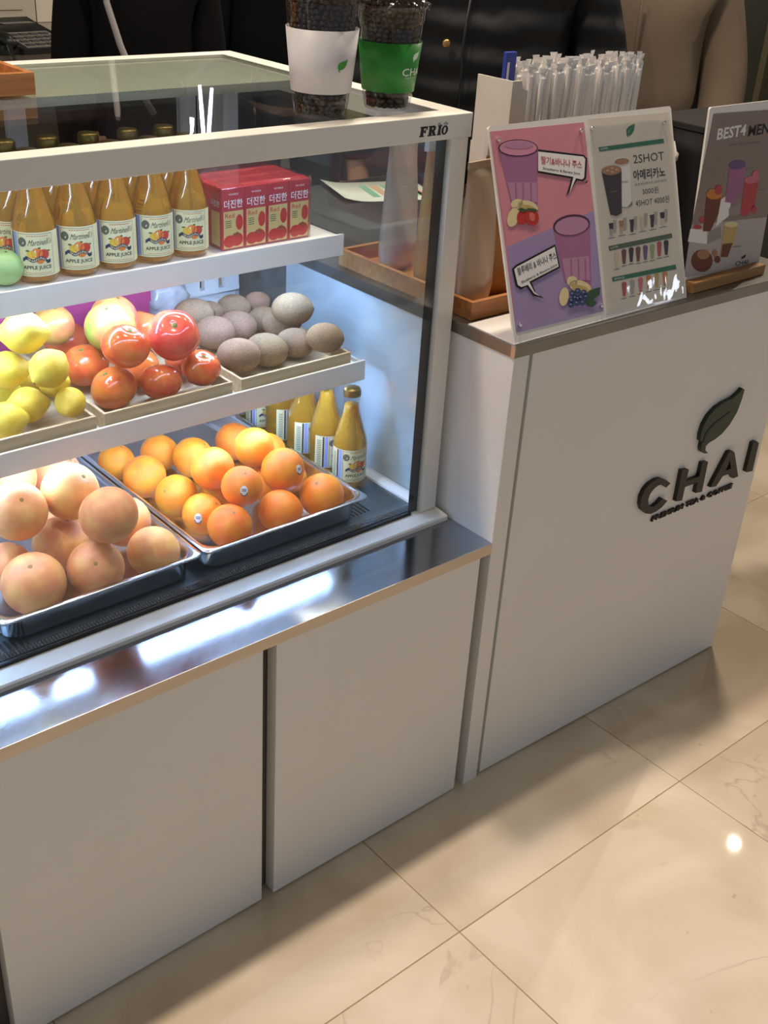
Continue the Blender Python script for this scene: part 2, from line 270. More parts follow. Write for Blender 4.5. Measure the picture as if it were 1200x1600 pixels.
('t', 'paper', 3, 'COFFEE', (244.9, 269.0), (263.8, 269.0), 3.0, 0),
('p', 'bar_olive', 2, [(241.1, 117.2), (410.3, 115.8), (411.2, 107.7), (242.2, 109.4)]),
('t', 'paper', 3, 'LATTE', (246.3, 111.8), (264.8, 111.5), 3.1, 0),
('p', 'leaf_green', 2, [(242.0, 66.3), (414.0, 61.9), (415.0, 53.6), (242.8, 59.3)]),
('t', 'paper', 3, 'BEVERAGE', (247.8, 61.2), (273.5, 60.1), 3.2, 0),
('t', 'ink', 2, '2SHOT', (324.9, 240.4), (407.0, 239.1), 13.4, 0),
('t', 'ink', 2, '아메리카노', (320.9, 213.4), (406.5, 211.1), 16.9, 2),
('t', 'gray_ink', 2, 'AMERICANO', (321.5, 204.6), (408.5, 203.6), 3.7, 0),
('t', 'ink', 2, '3000원', (340.7, 188.3), (384.1, 187.1), 10.6, 0),
('t', 'ink', 2, '4SHOT 4000원', (320.3, 170.9), (411.1, 168.3), 11.7, 0),
('p', 'paper', 2, [(274.8, 248.4), (316.4, 246.4), (309.6, 176.5), (297.7, 172.7), (284.0, 175.2)]),
('p', 'paper', 3, [(316.7, 245.9), (315.3, 243.5), (311.5, 241.6), (305.7, 240.3), (298.6, 239.8), (291.0, 240.1), (284.0, 241.2), (278.3, 243.0), (274.6, 245.2), (273.4, 247.6), (274.7, 249.9), (278.4, 251.8), (284.2, 253.1), (291.2, 253.6), (298.7, 253.3), (305.8, 252.3), (311.6, 250.5), (315.4, 248.3)]),
('p', 'coffee_tan', 4, [(313.9, 246.0), (312.7, 244.2), (309.4, 242.8), (304.3, 241.9), (298.1, 241.5), (291.5, 241.8), (285.4, 242.7), (280.4, 244.0), (277.2, 245.7), (276.1, 247.5), (277.3, 249.2), (280.5, 250.6), (285.5, 251.6), (291.7, 251.9), (298.2, 251.7), (304.4, 250.8), (309.4, 249.5), (312.7, 247.8)]),
('p', 'gray_ink', 3, [(284.0, 175.2), (297.7, 172.7), (312.2, 180.7), (313.2, 181.4), (311.3, 174.9), (297.5, 171.5), (284.7, 173.6)]),
('t', 'ink', 3, 'CHAI', (289.6, 212.3), (306.0, 212.1), 3.2, 0),
('p', 'cola', 4, [(242.4, 236.4), (292.1, 234.9), (282.4, 165.1), (268.0, 162.2), (253.4, 166.3)]),
('p', 'coffee_tan', 5, [(292.0, 234.3), (290.4, 231.8), (286.0, 229.8), (279.3, 228.4), (271.1, 227.9), (262.4, 228.3), (254.3, 229.6), (247.8, 231.5), (243.5, 233.9), (242.1, 236.5), (243.6, 239.0), (247.9, 241.0), (254.5, 242.3), (262.6, 242.9), (271.3, 242.5), (279.4, 241.3), (286.1, 239.3), (290.5, 236.9)]),
('p', 'coffee_light', 6, [(260.4, 235.5), (260.1, 234.9), (259.3, 234.5), (258.2, 234.2), (256.8, 234.1), (255.4, 234.3), (254.2, 234.6), (253.1, 235.1), (252.5, 235.7), (252.4, 236.3), (252.7, 236.8), (253.5, 237.3), (254.6, 237.5), (256.0, 237.6), (257.4, 237.5), (258.6, 237.1), (259.7, 236.7), (260.3, 236.1)]),
('p', 'coffee_light', 6, [(271.4, 232.4), (271.1, 231.8), (270.3, 231.4), (269.1, 231.1), (267.8, 231.1), (266.4, 231.2), (265.1, 231.5), (264.1, 232.0), (263.4, 232.6), (263.3, 233.2), (263.6, 233.7), (264.4, 234.2), (265.5, 234.5), (266.9, 234.5), (268.3, 234.4), (269.6, 234.0), (270.6, 233.6), (271.2, 233.0)]),
('p', 'coffee_light', 6, [(283.3, 234.6), (282.9, 234.1), (282.2, 233.6), (281.0, 233.4), (279.6, 233.3), (278.2, 233.4), (276.9, 233.8), (275.9, 234.3), (275.3, 234.8), (275.1, 235.5), (275.4, 236.0), (276.2, 236.4), (277.4, 236.7), (278.7, 236.8), (280.2, 236.6), (281.5, 236.3), (282.5, 235.8), (283.1, 235.2)]),
('p', 'coffee_light', 6, [(272.3, 238.0), (271.9, 237.5), (271.2, 237.0), (270.0, 236.8), (268.7, 236.7), (267.2, 236.8), (266.0, 237.2), (264.9, 237.6), (264.3, 238.2), (264.2, 238.8), (264.5, 239.4), (265.3, 239.8), (266.4, 240.1), (267.8, 240.2), (269.2, 240.0), (270.5, 239.7), (271.5, 239.2), (272.1, 238.6)]),
('t', 'gray_ink', 5, 'CHAI', (256.4, 200.7), (276.1, 199.9), 3.1, 0),
('p', 'mini_gray', 2, [(258.8, 156.9), (268.0, 156.4), (264.0, 136.4), (257.4, 136.1)]),
('p', 'cola', 3, [(247.2, 153.2), (259.1, 152.8), (256.6, 142.6), (248.5, 143.7)]),
('p', 'mini_gray', 3, [(247.6, 143.8), (256.7, 143.2), (254.2, 133.0), (247.8, 133.3)]),
('p', 'ink', 2, [(242.6, 129.9), (261.1, 129.4), (260.9, 128.6), (242.5, 129.0)]),
('p', 'mini_gray', 2, [(285.0, 157.5), (294.4, 156.9), (290.4, 136.7), (283.7, 136.4)]),
('p', 'coffee_tan', 3, [(273.2, 153.7), (285.3, 153.3), (282.8, 143.0), (274.5, 144.1)]),
('p', 'coffee_light', 3, [(273.6, 144.2), (282.9, 143.6), (280.4, 133.3), (273.9, 133.6)]),
('p', 'ink', 2, [(268.6, 130.2), (287.4, 129.7), (287.3, 128.9), (268.5, 129.3)]),
('p', 'mini_gray', 2, [(312.3, 156.1), (321.8, 155.6), (317.8, 135.2), (311.0, 134.9)]),
('p', 'cola', 3, [(300.3, 152.3), (312.6, 151.9), (310.1, 141.6), (301.7, 142.7)]),
('p', 'cola', 3, [(300.8, 142.8), (310.2, 142.2), (307.7, 131.8), (301.1, 132.1)]),
('p', 'ink', 2, [(295.8, 128.6), (314.8, 128.2), (314.7, 127.3), (295.6, 127.7)]),
('p', 'mini_gray', 2, [(339.5, 157.5), (349.2, 157.0), (345.2, 136.5), (338.3, 136.2)]),
('p', 'mini_cream', 3, [(327.3, 153.7), (339.9, 153.3), (337.4, 142.9), (328.8, 144.0)]),
('p', 'mini_cream', 3, [(327.8, 144.1), (337.4, 143.5), (334.9, 133.0), (328.2, 133.3)]),
('p', 'ink', 2, [(322.8, 129.8), (342.2, 129.3), (342.1, 128.5), (322.7, 128.9)]),
('p', 'mini_gray', 2, [(366.9, 157.2), (376.8, 156.6), (372.8, 136.0), (365.8, 135.6)]),
('p', 'cola', 3, [(354.5, 153.3), (367.3, 153.0), (364.8, 142.4), (356.1, 143.5)]),
('p', 'cola', 3, [(355.1, 143.6), (364.9, 143.0), (362.3, 132.4), (355.5, 132.7)]),
('p', 'ink', 2, [(350.0, 129.2), (369.8, 128.8), (369.6, 127.9), (349.9, 128.3)]),
('p', 'mini_gray', 2, [(395.0, 158.1), (405.0, 157.5), (401.0, 136.6), (393.9, 136.3)]),
('p', 'ink', 3, [(382.4, 154.1), (395.4, 153.8), (392.8, 143.1), (384.0, 144.2)]),
('p', 'mini_cream', 3, [(383.0, 144.4), (392.9, 143.7), (390.4, 133.1), (383.4, 133.4)]),
('p', 'ink', 2, [(377.9, 129.8), (398.0, 129.4), (397.8, 128.5), (377.8, 128.9)]),
('p', 'mini_cream', 3, [(253.2, 102.5), (257.3, 104.9), (263.7, 104.0), (266.1, 101.3), (260.1, 80.7), (253.6, 81.1)]),
('p', 'ink', 2, [(248.5, 78.3), (263.4, 77.9), (263.3, 77.0), (248.4, 77.5)]),
('p', 'mini_brown', 3, [(272.3, 105.1), (276.5, 107.5), (282.9, 106.6), (285.4, 103.9), (279.4, 83.2), (272.8, 83.6)]),
('p', 'ink', 2, [(267.7, 80.8), (282.8, 80.3), (282.6, 79.4), (267.5, 79.9)]),
('p', 'cola', 3, [(291.3, 105.4), (295.5, 107.8), (302.0, 106.9), (304.5, 104.1), (298.5, 83.4), (291.9, 83.8)]),
('p', 'ink', 2, [(286.7, 80.9), (301.9, 80.5), (301.8, 79.6), (286.5, 80.1)]),
('p', 'mini_brown', 3, [(309.3, 104.1), (313.5, 106.5), (320.2, 105.5), (322.7, 102.8), (316.7, 81.9), (309.9, 82.3)]),
('p', 'ink', 2, [(304.7, 79.5), (320.1, 79.0), (320.0, 78.1), (304.5, 78.6)]),
('p', 'mini_purple', 3, [(328.7, 103.8), (332.9, 106.2), (339.6, 105.2), (342.2, 102.5), (336.2, 81.5), (329.3, 81.9)]),
('p', 'ink', 2, [(324.0, 79.0), (339.7, 78.5), (339.5, 77.6), (323.9, 78.1)]),
('p', 'mini_green', 3, [(347.2, 103.3), (351.5, 105.7), (358.3, 104.8), (360.9, 102.0), (354.9, 80.9), (348.0, 81.3)]),
('p', 'ink', 2, [(342.6, 78.4), (358.4, 77.9), (358.3, 77.0), (342.5, 77.5)]),
('p', 'mini_red', 3, [(366.8, 104.5), (371.1, 107.0), (378.0, 106.0), (380.6, 103.2), (374.5, 82.0), (367.6, 82.4)]),
('p', 'ink', 2, [(362.1, 79.5), (378.1, 79.0), (378.0, 78.1), (362.0, 78.6)]),
('p', 'cola', 3, [(385.8, 104.3), (390.2, 106.8), (397.2, 105.9), (399.8, 103.0), (393.7, 81.7), (386.7, 82.1)]),
('p', 'ink', 2, [(381.2, 79.2), (397.4, 78.7), (397.3, 77.8), (381.1, 78.3)]),
('p', 'mini_red', 3, [(264.8, 52.5), (269.8, 54.7), (274.5, 54.0), (277.8, 51.0), (271.9, 30.8), (265.3, 31.3)]),
('p', 'ink', 2, [(260.1, 28.0), (275.2, 27.2), (275.1, 26.4), (259.9, 27.1)]),
('p', 'mini_gray', 3, [(286.2, 52.7), (291.4, 54.9), (296.1, 54.2), (299.5, 51.2), (293.5, 30.9), (286.9, 31.4)]),
('p', 'ink', 2, [(281.5, 28.0), (296.9, 27.3), (296.7, 26.4), (281.4, 27.1)]),
('p', 'mini_pink', 3, [(308.5, 53.1), (313.7, 55.3), (318.5, 54.6), (321.9, 51.6), (316.0, 31.1), (309.2, 31.6)]),
('p', 'ink', 2, [(303.8, 28.3), (319.4, 27.5), (319.2, 26.6), (303.7, 27.4)]),
('p', 'mini_orange', 3, [(330.6, 53.6), (335.9, 55.9), (340.7, 55.1), (344.2, 52.1), (338.2, 31.5), (331.4, 32.0)]),
('p', 'ink', 2, [(325.9, 28.6), (341.7, 27.9), (341.6, 26.9), (325.8, 27.7)]),
('p', 'banana_dark', 3, [(351.9, 53.4), (357.2, 55.6), (362.1, 54.9), (365.7, 51.9), (359.7, 31.1), (352.7, 31.6)]),
('p', 'ink', 2, [(347.2, 28.2), (363.2, 27.4), (363.1, 26.5), (347.1, 27.3)]),
('p', 'mini_orange', 3, [(374.9, 52.9), (380.3, 55.2), (385.3, 54.4), (388.9, 51.4), (382.9, 30.5), (375.9, 31.0)]),
('p', 'ink', 2, [(370.3, 27.5), (386.5, 26.8), (386.3, 25.9), (370.2, 26.6)])]
SIGN_BEST = [
('p', 'sign_taupe', 1, [(10.0, 289.3), (232.7, 282.8), (229.7, 88.8), (-9.9, 105.3)]),
('p', 'sign_pale', 1, [(-9.9, 105.3), (229.7, 88.8), (227.7, -5.7), (-11.1, 12.4)]),
('t', 'paper', 2, 'BEST4', (28.8, 244.6), (114.4, 245.8), 19.5, 2),
('t', 'ink', 2, 'MENU', (122.3, 243.0), (211.8, 243.5), 20.2, 2),
('t', 'gray_ink', 2, '차이 베스트메뉴', (64.4, 230.5), (164.0, 228.1), 5.0, 1),
('p', 'smoothie', 3, [(80.9, 194.4), (129.7, 194.1), (130.7, 144.6), (107.0, 129.2), (82.0, 134.3)]),
('p', 'mini_purple', 4, [(129.3, 196.1), (129.2, 193.3), (125.9, 190.9), (120.0, 189.2), (112.0, 188.4), (103.0, 188.5), (94.1, 189.7), (86.4, 191.6), (80.7, 194.2), (77.8, 197.0), (77.9, 199.8), (81.1, 202.2), (86.9, 203.9), (94.7, 204.8), (103.6, 204.6), (112.6, 203.5), (120.4, 201.6), (126.2, 199.0)]),
('p', 'mini_red', 3, [(134.0, 164.6), (179.9, 164.3), (179.6, 116.0), (159.8, 98.6), (137.2, 103.8)]),
('p', 'mini_pink', 4, [(181.6, 164.9), (181.4, 162.5), (178.3, 160.5), (172.6, 159.0), (165.0, 158.4), (156.6, 158.7), (148.2, 159.7), (140.9, 161.5), (135.7, 163.7), (133.0, 166.2), (133.2, 168.6), (136.2, 170.6), (141.8, 172.0), (149.2, 172.6), (157.6, 172.4), (166.0, 171.4), (173.4, 169.7), (178.8, 167.4)]),
('p', 'mini_pink', 5, [(177.5, 171.4), (177.7, 168.4), (176.6, 165.9), (174.2, 164.3), (170.9, 163.6), (167.1, 164.0), (163.3, 165.4), (159.8, 167.7), (157.1, 170.5), (155.6, 173.6), (155.4, 176.6), (156.5, 179.0), (158.8, 180.7), (162.1, 181.4), (165.9, 181.0), (169.7, 179.6), (173.2, 177.4), (175.9, 174.5)]),
('p', 'mini_brown', 3, [(22.4, 150.0), (66.4, 149.5), (67.3, 115.8), (49.6, 86.3), (27.0, 89.3)]),
('p', 'mini_orange', 4, [(69.2, 149.2), (68.5, 146.2), (64.9, 144.0), (58.9, 142.7), (51.2, 142.5), (42.7, 143.5), (34.5, 145.4), (27.6, 148.2), (22.7, 151.4), (20.5, 154.6), (21.2, 157.6), (24.7, 159.8), (30.6, 161.1), (38.2, 161.3), (46.6, 160.4), (54.9, 158.5), (61.9, 155.7), (66.9, 152.5)]),
('p', 'mini_red', 5, [(66.8, 155.6), (65.5, 153.0), (63.0, 150.9), (59.6, 149.8), (55.8, 149.8), (51.9, 150.7), (48.5, 152.7), (46.0, 155.3), (44.6, 158.3), (44.6, 161.3), (45.9, 163.9), (48.4, 166.0), (51.7, 167.1), (55.5, 167.2), (59.4, 166.2), (62.8, 164.3), (65.3, 161.7), (66.7, 158.7)]),
('p', 'mini_orange', 6, [(42.4, 156.6), (42.3, 154.8), (41.2, 153.3), (39.2, 152.4), (36.6, 152.1), (33.6, 152.4), (30.7, 153.3), (28.1, 154.8), (26.2, 156.6), (25.2, 158.5), (25.3, 160.3), (26.4, 161.8), (28.3, 162.7), (31.0, 163.1), (33.9, 162.7), (36.9, 161.8), (39.5, 160.3), (41.4, 158.5)]),
('p', 'sign_shade', 2, [(97.3, 121.2), (143.0, 129.5), (158.1, 104.7), (101.0, 107.1)]),
('p', 'sign_shade', 2, [(45.6, 86.8), (81.5, 91.2), (87.0, 69.8), (45.5, 63.9)]),
('p', 'paper', 2, [(68.8, 140.3), (101.4, 150.1), (101.0, 107.1), (65.3, 93.3)]),
('p', 'paper', 2, [(-12.2, 98.9), (39.1, 89.9), (45.5, 63.9), (-14.5, 76.8)]),
('p', 'mini_red', 3, [(26.6, 109.6), (26.7, 107.6), (25.7, 105.9), (24.0, 104.9), (21.6, 104.5), (18.9, 104.8), (16.2, 105.9), (13.8, 107.5), (12.0, 109.4), (11.0, 111.5), (11.0, 113.5), (11.9, 115.2), (13.7, 116.2), (16.0, 116.6), (18.7, 116.3), (21.5, 115.3), (23.9, 113.7), (25.7, 111.7)]),
('p', 'mini_red', 3, [(21.5, 97.9), (21.0, 96.6), (19.0, 95.6), (15.7, 95.1), (11.5, 95.2), (6.9, 95.8), (2.5, 96.9), (-1.2, 98.2), (-3.8, 99.8), (-4.9, 101.3), (-4.4, 102.6), (-2.5, 103.6), (0.8, 104.1), (5.0, 104.0), (9.6, 103.4), (14.0, 102.4), (17.7, 101.0), (20.4, 99.4)]),
('p', 'banana_dark', 3, [(91.0, 92.3), (133.9, 89.1), (131.2, 54.3), (113.8, 28.4), (93.1, 33.8)]),
('p', 'mini_brown', 4, [(94.3, 57.1), (127.0, 54.9), (117.3, 30.3), (94.3, 33.7)]),
('p', 'banana', 4, [(134.7, 87.8), (133.8, 86.2), (130.3, 85.1), (124.6, 84.7), (117.4, 85.0), (109.6, 86.0), (102.2, 87.6), (96.0, 89.6), (91.7, 91.6), (89.9, 93.6), (90.8, 95.2), (94.2, 96.3), (99.8, 96.7), (106.9, 96.4), (114.6, 95.4), (122.1, 93.9), (128.4, 91.9), (132.8, 89.8)]),
('p', 'mini_brown', 3, [(71.1, 30.0), (70.8, 23.0), (66.5, 17.4), (58.5, 14.0), (48.0, 13.2), (36.2, 15.0), (24.6, 19.3), (14.6, 25.4), (7.4, 32.6), (3.7, 40.1), (4.0, 47.0), (8.3, 52.4), (16.0, 55.8), (26.2, 56.7), (37.8, 55.1), (49.4, 51.0), (59.6, 44.9), (67.2, 37.7)]),
('p', 'coffee_tan', 4, [(58.3, 43.6), (57.8, 40.7), (55.0, 38.4), (50.1, 37.2), (43.8, 37.0), (36.8, 38.1), (30.0, 40.1), (24.3, 42.9), (20.2, 46.2), (18.2, 49.4), (18.7, 52.4), (21.5, 54.6), (26.3, 55.8), (32.5, 56.0), (39.4, 55.0), (46.2, 53.0), (52.1, 50.2), (56.3, 46.9)]),
('p', 'coffee_tan', 4, [(82.1, 42.5), (82.3, 40.1), (81.4, 38.1), (79.6, 36.8), (77.2, 36.3), (74.3, 36.7), (71.4, 38.0), (68.9, 39.9), (66.9, 42.3), (65.8, 44.9), (65.6, 47.3), (66.5, 49.2), (68.3, 50.5), (70.7, 51.0), (73.5, 50.6), (76.4, 49.4), (79.0, 47.4), (81.0, 45.0)]),
('p', 'mini_brown', 4, [(95.2, 28.8), (95.2, 26.5), (94.0, 24.7), (91.7, 23.6), (88.7, 23.3), (85.2, 23.8), (81.8, 25.1), (78.8, 27.0), (76.6, 29.3), (75.4, 31.8), (75.4, 34.0), (76.6, 35.8), (78.8, 36.9), (81.8, 37.3), (85.2, 36.8), (88.7, 35.5), (91.7, 33.6), (94.0, 31.2)]),
('t', 'ink', 2, 'CHAI', (146.8, 8.6), (189.2, 6.3), 8.4, 1),
('p', 'ink', 2, [(178.6, 26.1), (176.9, 20.3), (165.6, 18.8), (163.5, 23.5)]),
('p', 'mini_red', 3, [(189.0, 107.9), (189.2, 105.2), (188.3, 102.9), (186.3, 101.3), (183.5, 100.7), (180.2, 101.1), (176.8, 102.5), (173.8, 104.6), (171.5, 107.3), (170.1, 110.2), (169.9, 112.9), (170.8, 115.2), (172.8, 116.7), (175.6, 117.3), (178.8, 116.9), (182.2, 115.6), (185.2, 113.5), (187.6, 110.8)]),
('p', 'gray_ink', 2, [(132.5, 188.2), (156.8, 187.7), (157.4, 185.8), (133.1, 186.4)]),
('p', 'gray_ink', 2, [(181.4, 145.4), (206.6, 144.5), (207.2, 142.6), (181.9, 143.5)]),
('p', 'gray_ink', 2, [(130.9, 47.8), (155.9, 46.1), (156.5, 44.1), (131.5, 45.8)])]
LOGO = {'C': [(477.2, 524.5), (460.3, 536.3), (444.6, 544.1), (428.9, 545.8), (410.9, 542.1), (398.2, 533.4), (391.5, 518.7), (393.3, 501.5), (400.5, 488.0), (415.1, 475.9), (432.0, 469.8), (449.4, 470.2), (465.5, 475.3), (478.5, 485.2), (461.0, 495.8), (450.2, 488.5), (437.8, 484.3), (427.7, 486.3), (419.2, 493.6), (414.7, 506.2), (417.3, 518.1), (426.5, 526.5), (438.7, 530.8), (450.6, 529.3), (465.4, 518.0)], 'H': [(507.0, 544.2), (529.4, 540.0), (529.3, 513.3), (570.5, 513.1), (571.7, 543.4), (590.4, 540.3), (592.0, 472.0), (570.1, 475.4), (569.6, 500.1), (528.9, 501.1), (528.6, 470.8), (508.1, 474.6)], 'A': [(657.2, 544.2), (670.3, 543.6), (678.9, 537.3), (713.5, 472.8), (695.8, 473.0), (681.5, 489.3), (655.3, 489.8), (638.9, 470.8), (618.6, 474.2)], 'Ah': [(668.4, 523.8), (660.3, 500.8), (679.3, 500.8)], 'I': [(740.2, 544.1), (753.8, 543.5), (762.9, 537.0), (764.3, 471.3), (742.9, 474.2), (738.9, 476.8)], 'leaf': [(655.5, 684.0), (662.5, 679.7), (661.0, 662.2), (654.2, 633.4), (637.2, 609.6), (617.0, 595.0), (598.4, 588.6), (578.9, 585.2), (570.2, 580.4), (572.3, 570.1), (583.4, 562.0), (571.4, 563.8), (560.1, 569.9), (555.3, 580.1), (555.9, 593.9), (547.5, 597.4), (545.0, 613.2), (548.1, 631.6), (558.9, 648.0), (578.9, 660.8), (601.5, 666.4), (629.2, 669.5), (647.2, 677.6)], 'vein': [(629.7, 641.4), (608.9, 631.8), (583.6, 621.4), (566.8, 610.5), (560.3, 590.0), (556.3, 592.4), (560.2, 612.1), (577.9, 626.4), (605.7, 635.3)]}

FRUIT = {
 'grapefruit': [(-0.2666, 0.223, 0.6108, 0.0466), (-0.1712, 0.2202, 0.6035, 0.0428), (-0.0763, 0.2171, 0.6007, 0.0409), (-0.2698, 0.3062, 0.5982, 0.0378), (-0.183, 0.3089, 0.6058, 0.0433), (-0.2486, 0.2989, 0.6884, 0.0443), (-0.1606, 0.3079, 0.6903, 0.0443), (-0.1447, 0.2201, 0.6854, 0.0438), (-0.075, 0.3047, 0.6118, 0.041), (-0.1181, 0.4558, 0.6419, 0.0454), (-0.1994, 0.4379, 0.67, 0.0424), (-0.1414, 0.3823, 0.6026, 0.0412)],
 'orange': [(0.0592, 0.2127, 0.6032, 0.0365), (0.1586, 0.2134, 0.5982, 0.0371), (0.2461, 0.2149, 0.6006, 0.0385), (0.0532, 0.2827, 0.5948, 0.0347), (0.0468, 0.3534, 0.5983, 0.0365), (0.0375, 0.4421, 0.5987, 0.0377), (0.0322, 0.5316, 0.5907, 0.0331), (0.1088, 0.5147, 0.5942, 0.0345), (0.1407, 0.4518, 0.6025, 0.0369), (0.0919, 0.3122, 0.6546, 0.0369), (0.1029, 0.2427, 0.6486, 0.034), (0.1947, 0.2572, 0.6461, 0.0374), (0.1846, 0.3268, 0.662, 0.0349), (0.2417, 0.4734, 0.5981, 0.0357), (0.2556, 0.3132, 0.5896, 0.0273), (0.1962, 0.3088, 0.5975, 0.0334), (0.1191, 0.3307, 0.5924, 0.0337), (0.2593, 0.3928, 0.6069, 0.0336)],
 'lemon': [(-0.134, 0.3391, 0.8174, 0.0242), (-0.1813, 0.383, 0.8083, 0.029), (-0.2286, 0.3505, 0.808, 0.0287), (-0.1546, 0.3554, 0.8699, 0.0302), (-0.1911, 0.4183, 0.854, 0.0298), (-0.1661, 0.4058, 0.9109, 0.0335), (-0.1338, 0.3887, 0.8312, 0.025), (-0.1388, 0.4686, 0.8123, 0.0271), (-0.192, 0.4545, 0.8084, 0.0285)],
 'tomato': [(-0.0473, 0.3684, 0.8102, 0.0368), (0.0232, 0.3487, 0.8118, 0.0333), (0.0958, 0.3467, 0.8191, 0.0322), (-0.0471, 0.4615, 0.815, 0.0381), (-0.0321, 0.3525, 0.8803, 0.0373), (0.0537, 0.3568, 0.8793, 0.0413), (-0.0214, 0.5764, 0.8134, 0.0368), (-0.0135, 0.434, 0.8804, 0.0404), (0.0301, 0.5035, 0.8666, 0.0391), (-0.0585, 0.5389, 0.8603, 0.0338), (0.0934, 0.5204, 0.8314, 0.0353), (0.0985, 0.4075, 0.8121, 0.0297), (0.0217, 0.4176, 0.8108, 0.0357)],
 'kiwi': [(0.1858, 0.3726, 0.813, 0.0318), (0.2497, 0.3834, 0.8055, 0.0321), (0.3125, 0.3879, 0.804, 0.0291), (0.3434, 0.3433, 0.8216, 0.0287), (0.3287, 0.4189, 0.8532, 0.0319), (0.3393, 0.5187, 0.8004, 0.0269), (0.2702, 0.5031, 0.8063, 0.0307), (0.2106, 0.4856, 0.8115, 0.0318), (0.2554, 0.5761, 0.8106, 0.0254), (0.3068, 0.5681, 0.8146, 0.0273), (0.3524, 0.5601, 0.8199, 0.0213), (0.2086, 0.548, 0.8254, 0.032), (0.3382, 0.4636, 0.8117, 0.0301)]}

# ------------------------------------------------------------------ floor of large marble tiles
fl = mat('floor_grout', 'a88e6c', .6)
floor = box('floor', -2.6, 7.4, -2.8, 7.0, -.03, -.0010, fl); tag(floor, kind='structure')
def marble():
    m = bpy.data.materials.new('beige_marble'); m.use_nodes = True; nt = m.node_tree; N = nt.nodes; L = nt.links; p = N['Principled BSDF']
    g = N.new('ShaderNodeNewGeometry'); oi = N.new('ShaderNodeObjectInfo')
    ad = N.new('ShaderNodeVectorMath'); ad.operation = 'MULTIPLY_ADD'; cm = N.new('ShaderNodeCombineXYZ')
    L.new(oi.outputs['Random'], cm.inputs[0]); L.new(oi.outputs['Random'], cm.inputs[2]); cm.inputs[1].default_value = .3
    L.new(cm.outputs[0], ad.inputs[0]); ad.inputs[1].default_value = (7, 7, 7); L.new(g.outputs['Position'], ad.inputs[2])
    n1 = N.new('ShaderNodeTexNoise'); n1.inputs['Scale'].default_value = 3.2; n1.inputs['Detail'].default_value = 7; n1.inputs['Distortion'].default_value = .6; L.new(ad.outputs[0], n1.inputs[0])
    r1 = N.new('ShaderNodeValToRGB'); L.new(n1.outputs[0], r1.inputs[0])
    e = r1.color_ramp.elements; e[0].position = .36; e[0].color = lin('cbb69a'); e[1].position = .60; e[1].color = lin('e2d1ba')
    # thin veins
    n2 = N.new('ShaderNodeTexNoise'); n2.inputs['Scale'].default_value = 1.7; n2.inputs['Detail'].default_value = 5; n2.inputs['Distortion'].default_value = 1.1; L.new(ad.outputs[0], n2.inputs[0])
    s = N.new('ShaderNodeMath'); s.operation = 'SUBTRACT'; s.inputs[1].default_value = .5; L.new(n2.outputs[0], s.inputs[0])
    a = N.new('ShaderNodeMath'); a.operation = 'ABSOLUTE'; L.new(s.outputs[0], a.inputs[0])
    r2 = N.new('ShaderNodeMapRange'); r2.inputs[1].default_value = .0; r2.inputs[2].default_value = .006; r2.inputs[3].default_value = .32; r2.inputs[4].default_value = 0; L.new(a.outputs[0], r2.inputs[0])
    n3 = N.new('ShaderNodeTexNoise'); n3.inputs['Scale'].default_value = 2.3; L.new(ad.outputs[0], n3.inputs[0])
    r3 = N.new('ShaderNodeMapRange'); r3.inputs[1].default_value = .48; r3.inputs[2].default_value = .62; L.new(n3.outputs[0], r3.inputs[0])
    mu = N.new('ShaderNodeMath'); mu.operation = 'MULTIPLY'; L.new(r2.outputs[0], mu.inputs[0]); L.new(r3.outputs[0], mu.inputs[1])
    mx = N.new('ShaderNodeMix'); mx.data_type = 'RGBA'; L.new(mu.outputs[0], mx.inputs[0]); L.new(r1.outputs[0], mx.inputs[6]); mx.inputs[7].default_value = lin('8f7150')
    # small dark pits
    n4 = N.new('ShaderNodeTexNoise'); n4.inputs['Scale'].default_value = 24; n4.inputs['Detail'].default_value = 2; L.new(ad.outputs[0], n4.inputs[0])
    r4 = N.new('ShaderNodeMapRange'); r4.inputs[1].default_value = .73; r4.inputs[2].default_value = .78; r4.inputs[4].default_value = .5; L.new(n4.outputs[0], r4.inputs[0])
    m2 = N.new('ShaderNodeMix'); m2.data_type = 'RGBA'; L.new(r4.outputs[0], m2.inputs[0]); L.new(mx.outputs[2], m2.inputs[6]); m2.inputs[7].default_value = lin('7d6248')
    L.new(m2.outputs[2], p.inputs['Base Color']); p.inputs['Roughness'].default_value = .38; p.inputs['Coat Weight'].default_value = .55; p.inputs['Coat Roughness'].default_value = .025
    return m
MARBLE = marble()
bm = bmesh.new(); box_bm(bm, .0010, .5990, .0010, .5990, -.003, 0, .0006)
me = None
for i in range(-4, 12):
    for j in range(-4, 12):
        if me is None: t = done(bm, 'tile', MARBLE, floor); me = t.data
        else: t = link('tile', me, floor)
        t.location = (.198 + .6 * i, -.252 + .6 * j, 0)

# ------------------------------------------------------------------ dark surroundings behind the kiosk
WALLD = mat('dark_wall', '38332c', .6, noise=.3, nscale=1.5)
wb = box('wall_back', -2.6, 7.4, 6.6, 6.7, 0, 3.0, WALLD); tag(wb, kind='structure')
DKPANEL = mat('dark_green_panel', '3a3c33', .25, noise=.2, nscale=2)
DKPANEL2 = mat('dark_brown_panel', '2a251f', .35, noise=.2, nscale=2)
OLIVE = mat('olive_panel', '8b8a52', .5, noise=.1)
t = thing('glass_partition', 'dark glazed partition with slim metal uprights at the far right', 'partition')
box('glass_panel', 3.0, 3.03, .2, 1.55, 0, 2.2, DKPANEL, t)
MET = mat('bronze_metal', '8f8468', .3, .8)
for y in (.2, .78, 1.25, 1.55): box('upright', 2.975, 3.045, y - .012, y + .012, 0, 2.2, MET, t)
box('plinth', 2.97, 3.06, .2, 1.55, 0, .10, DKPANEL2, t)
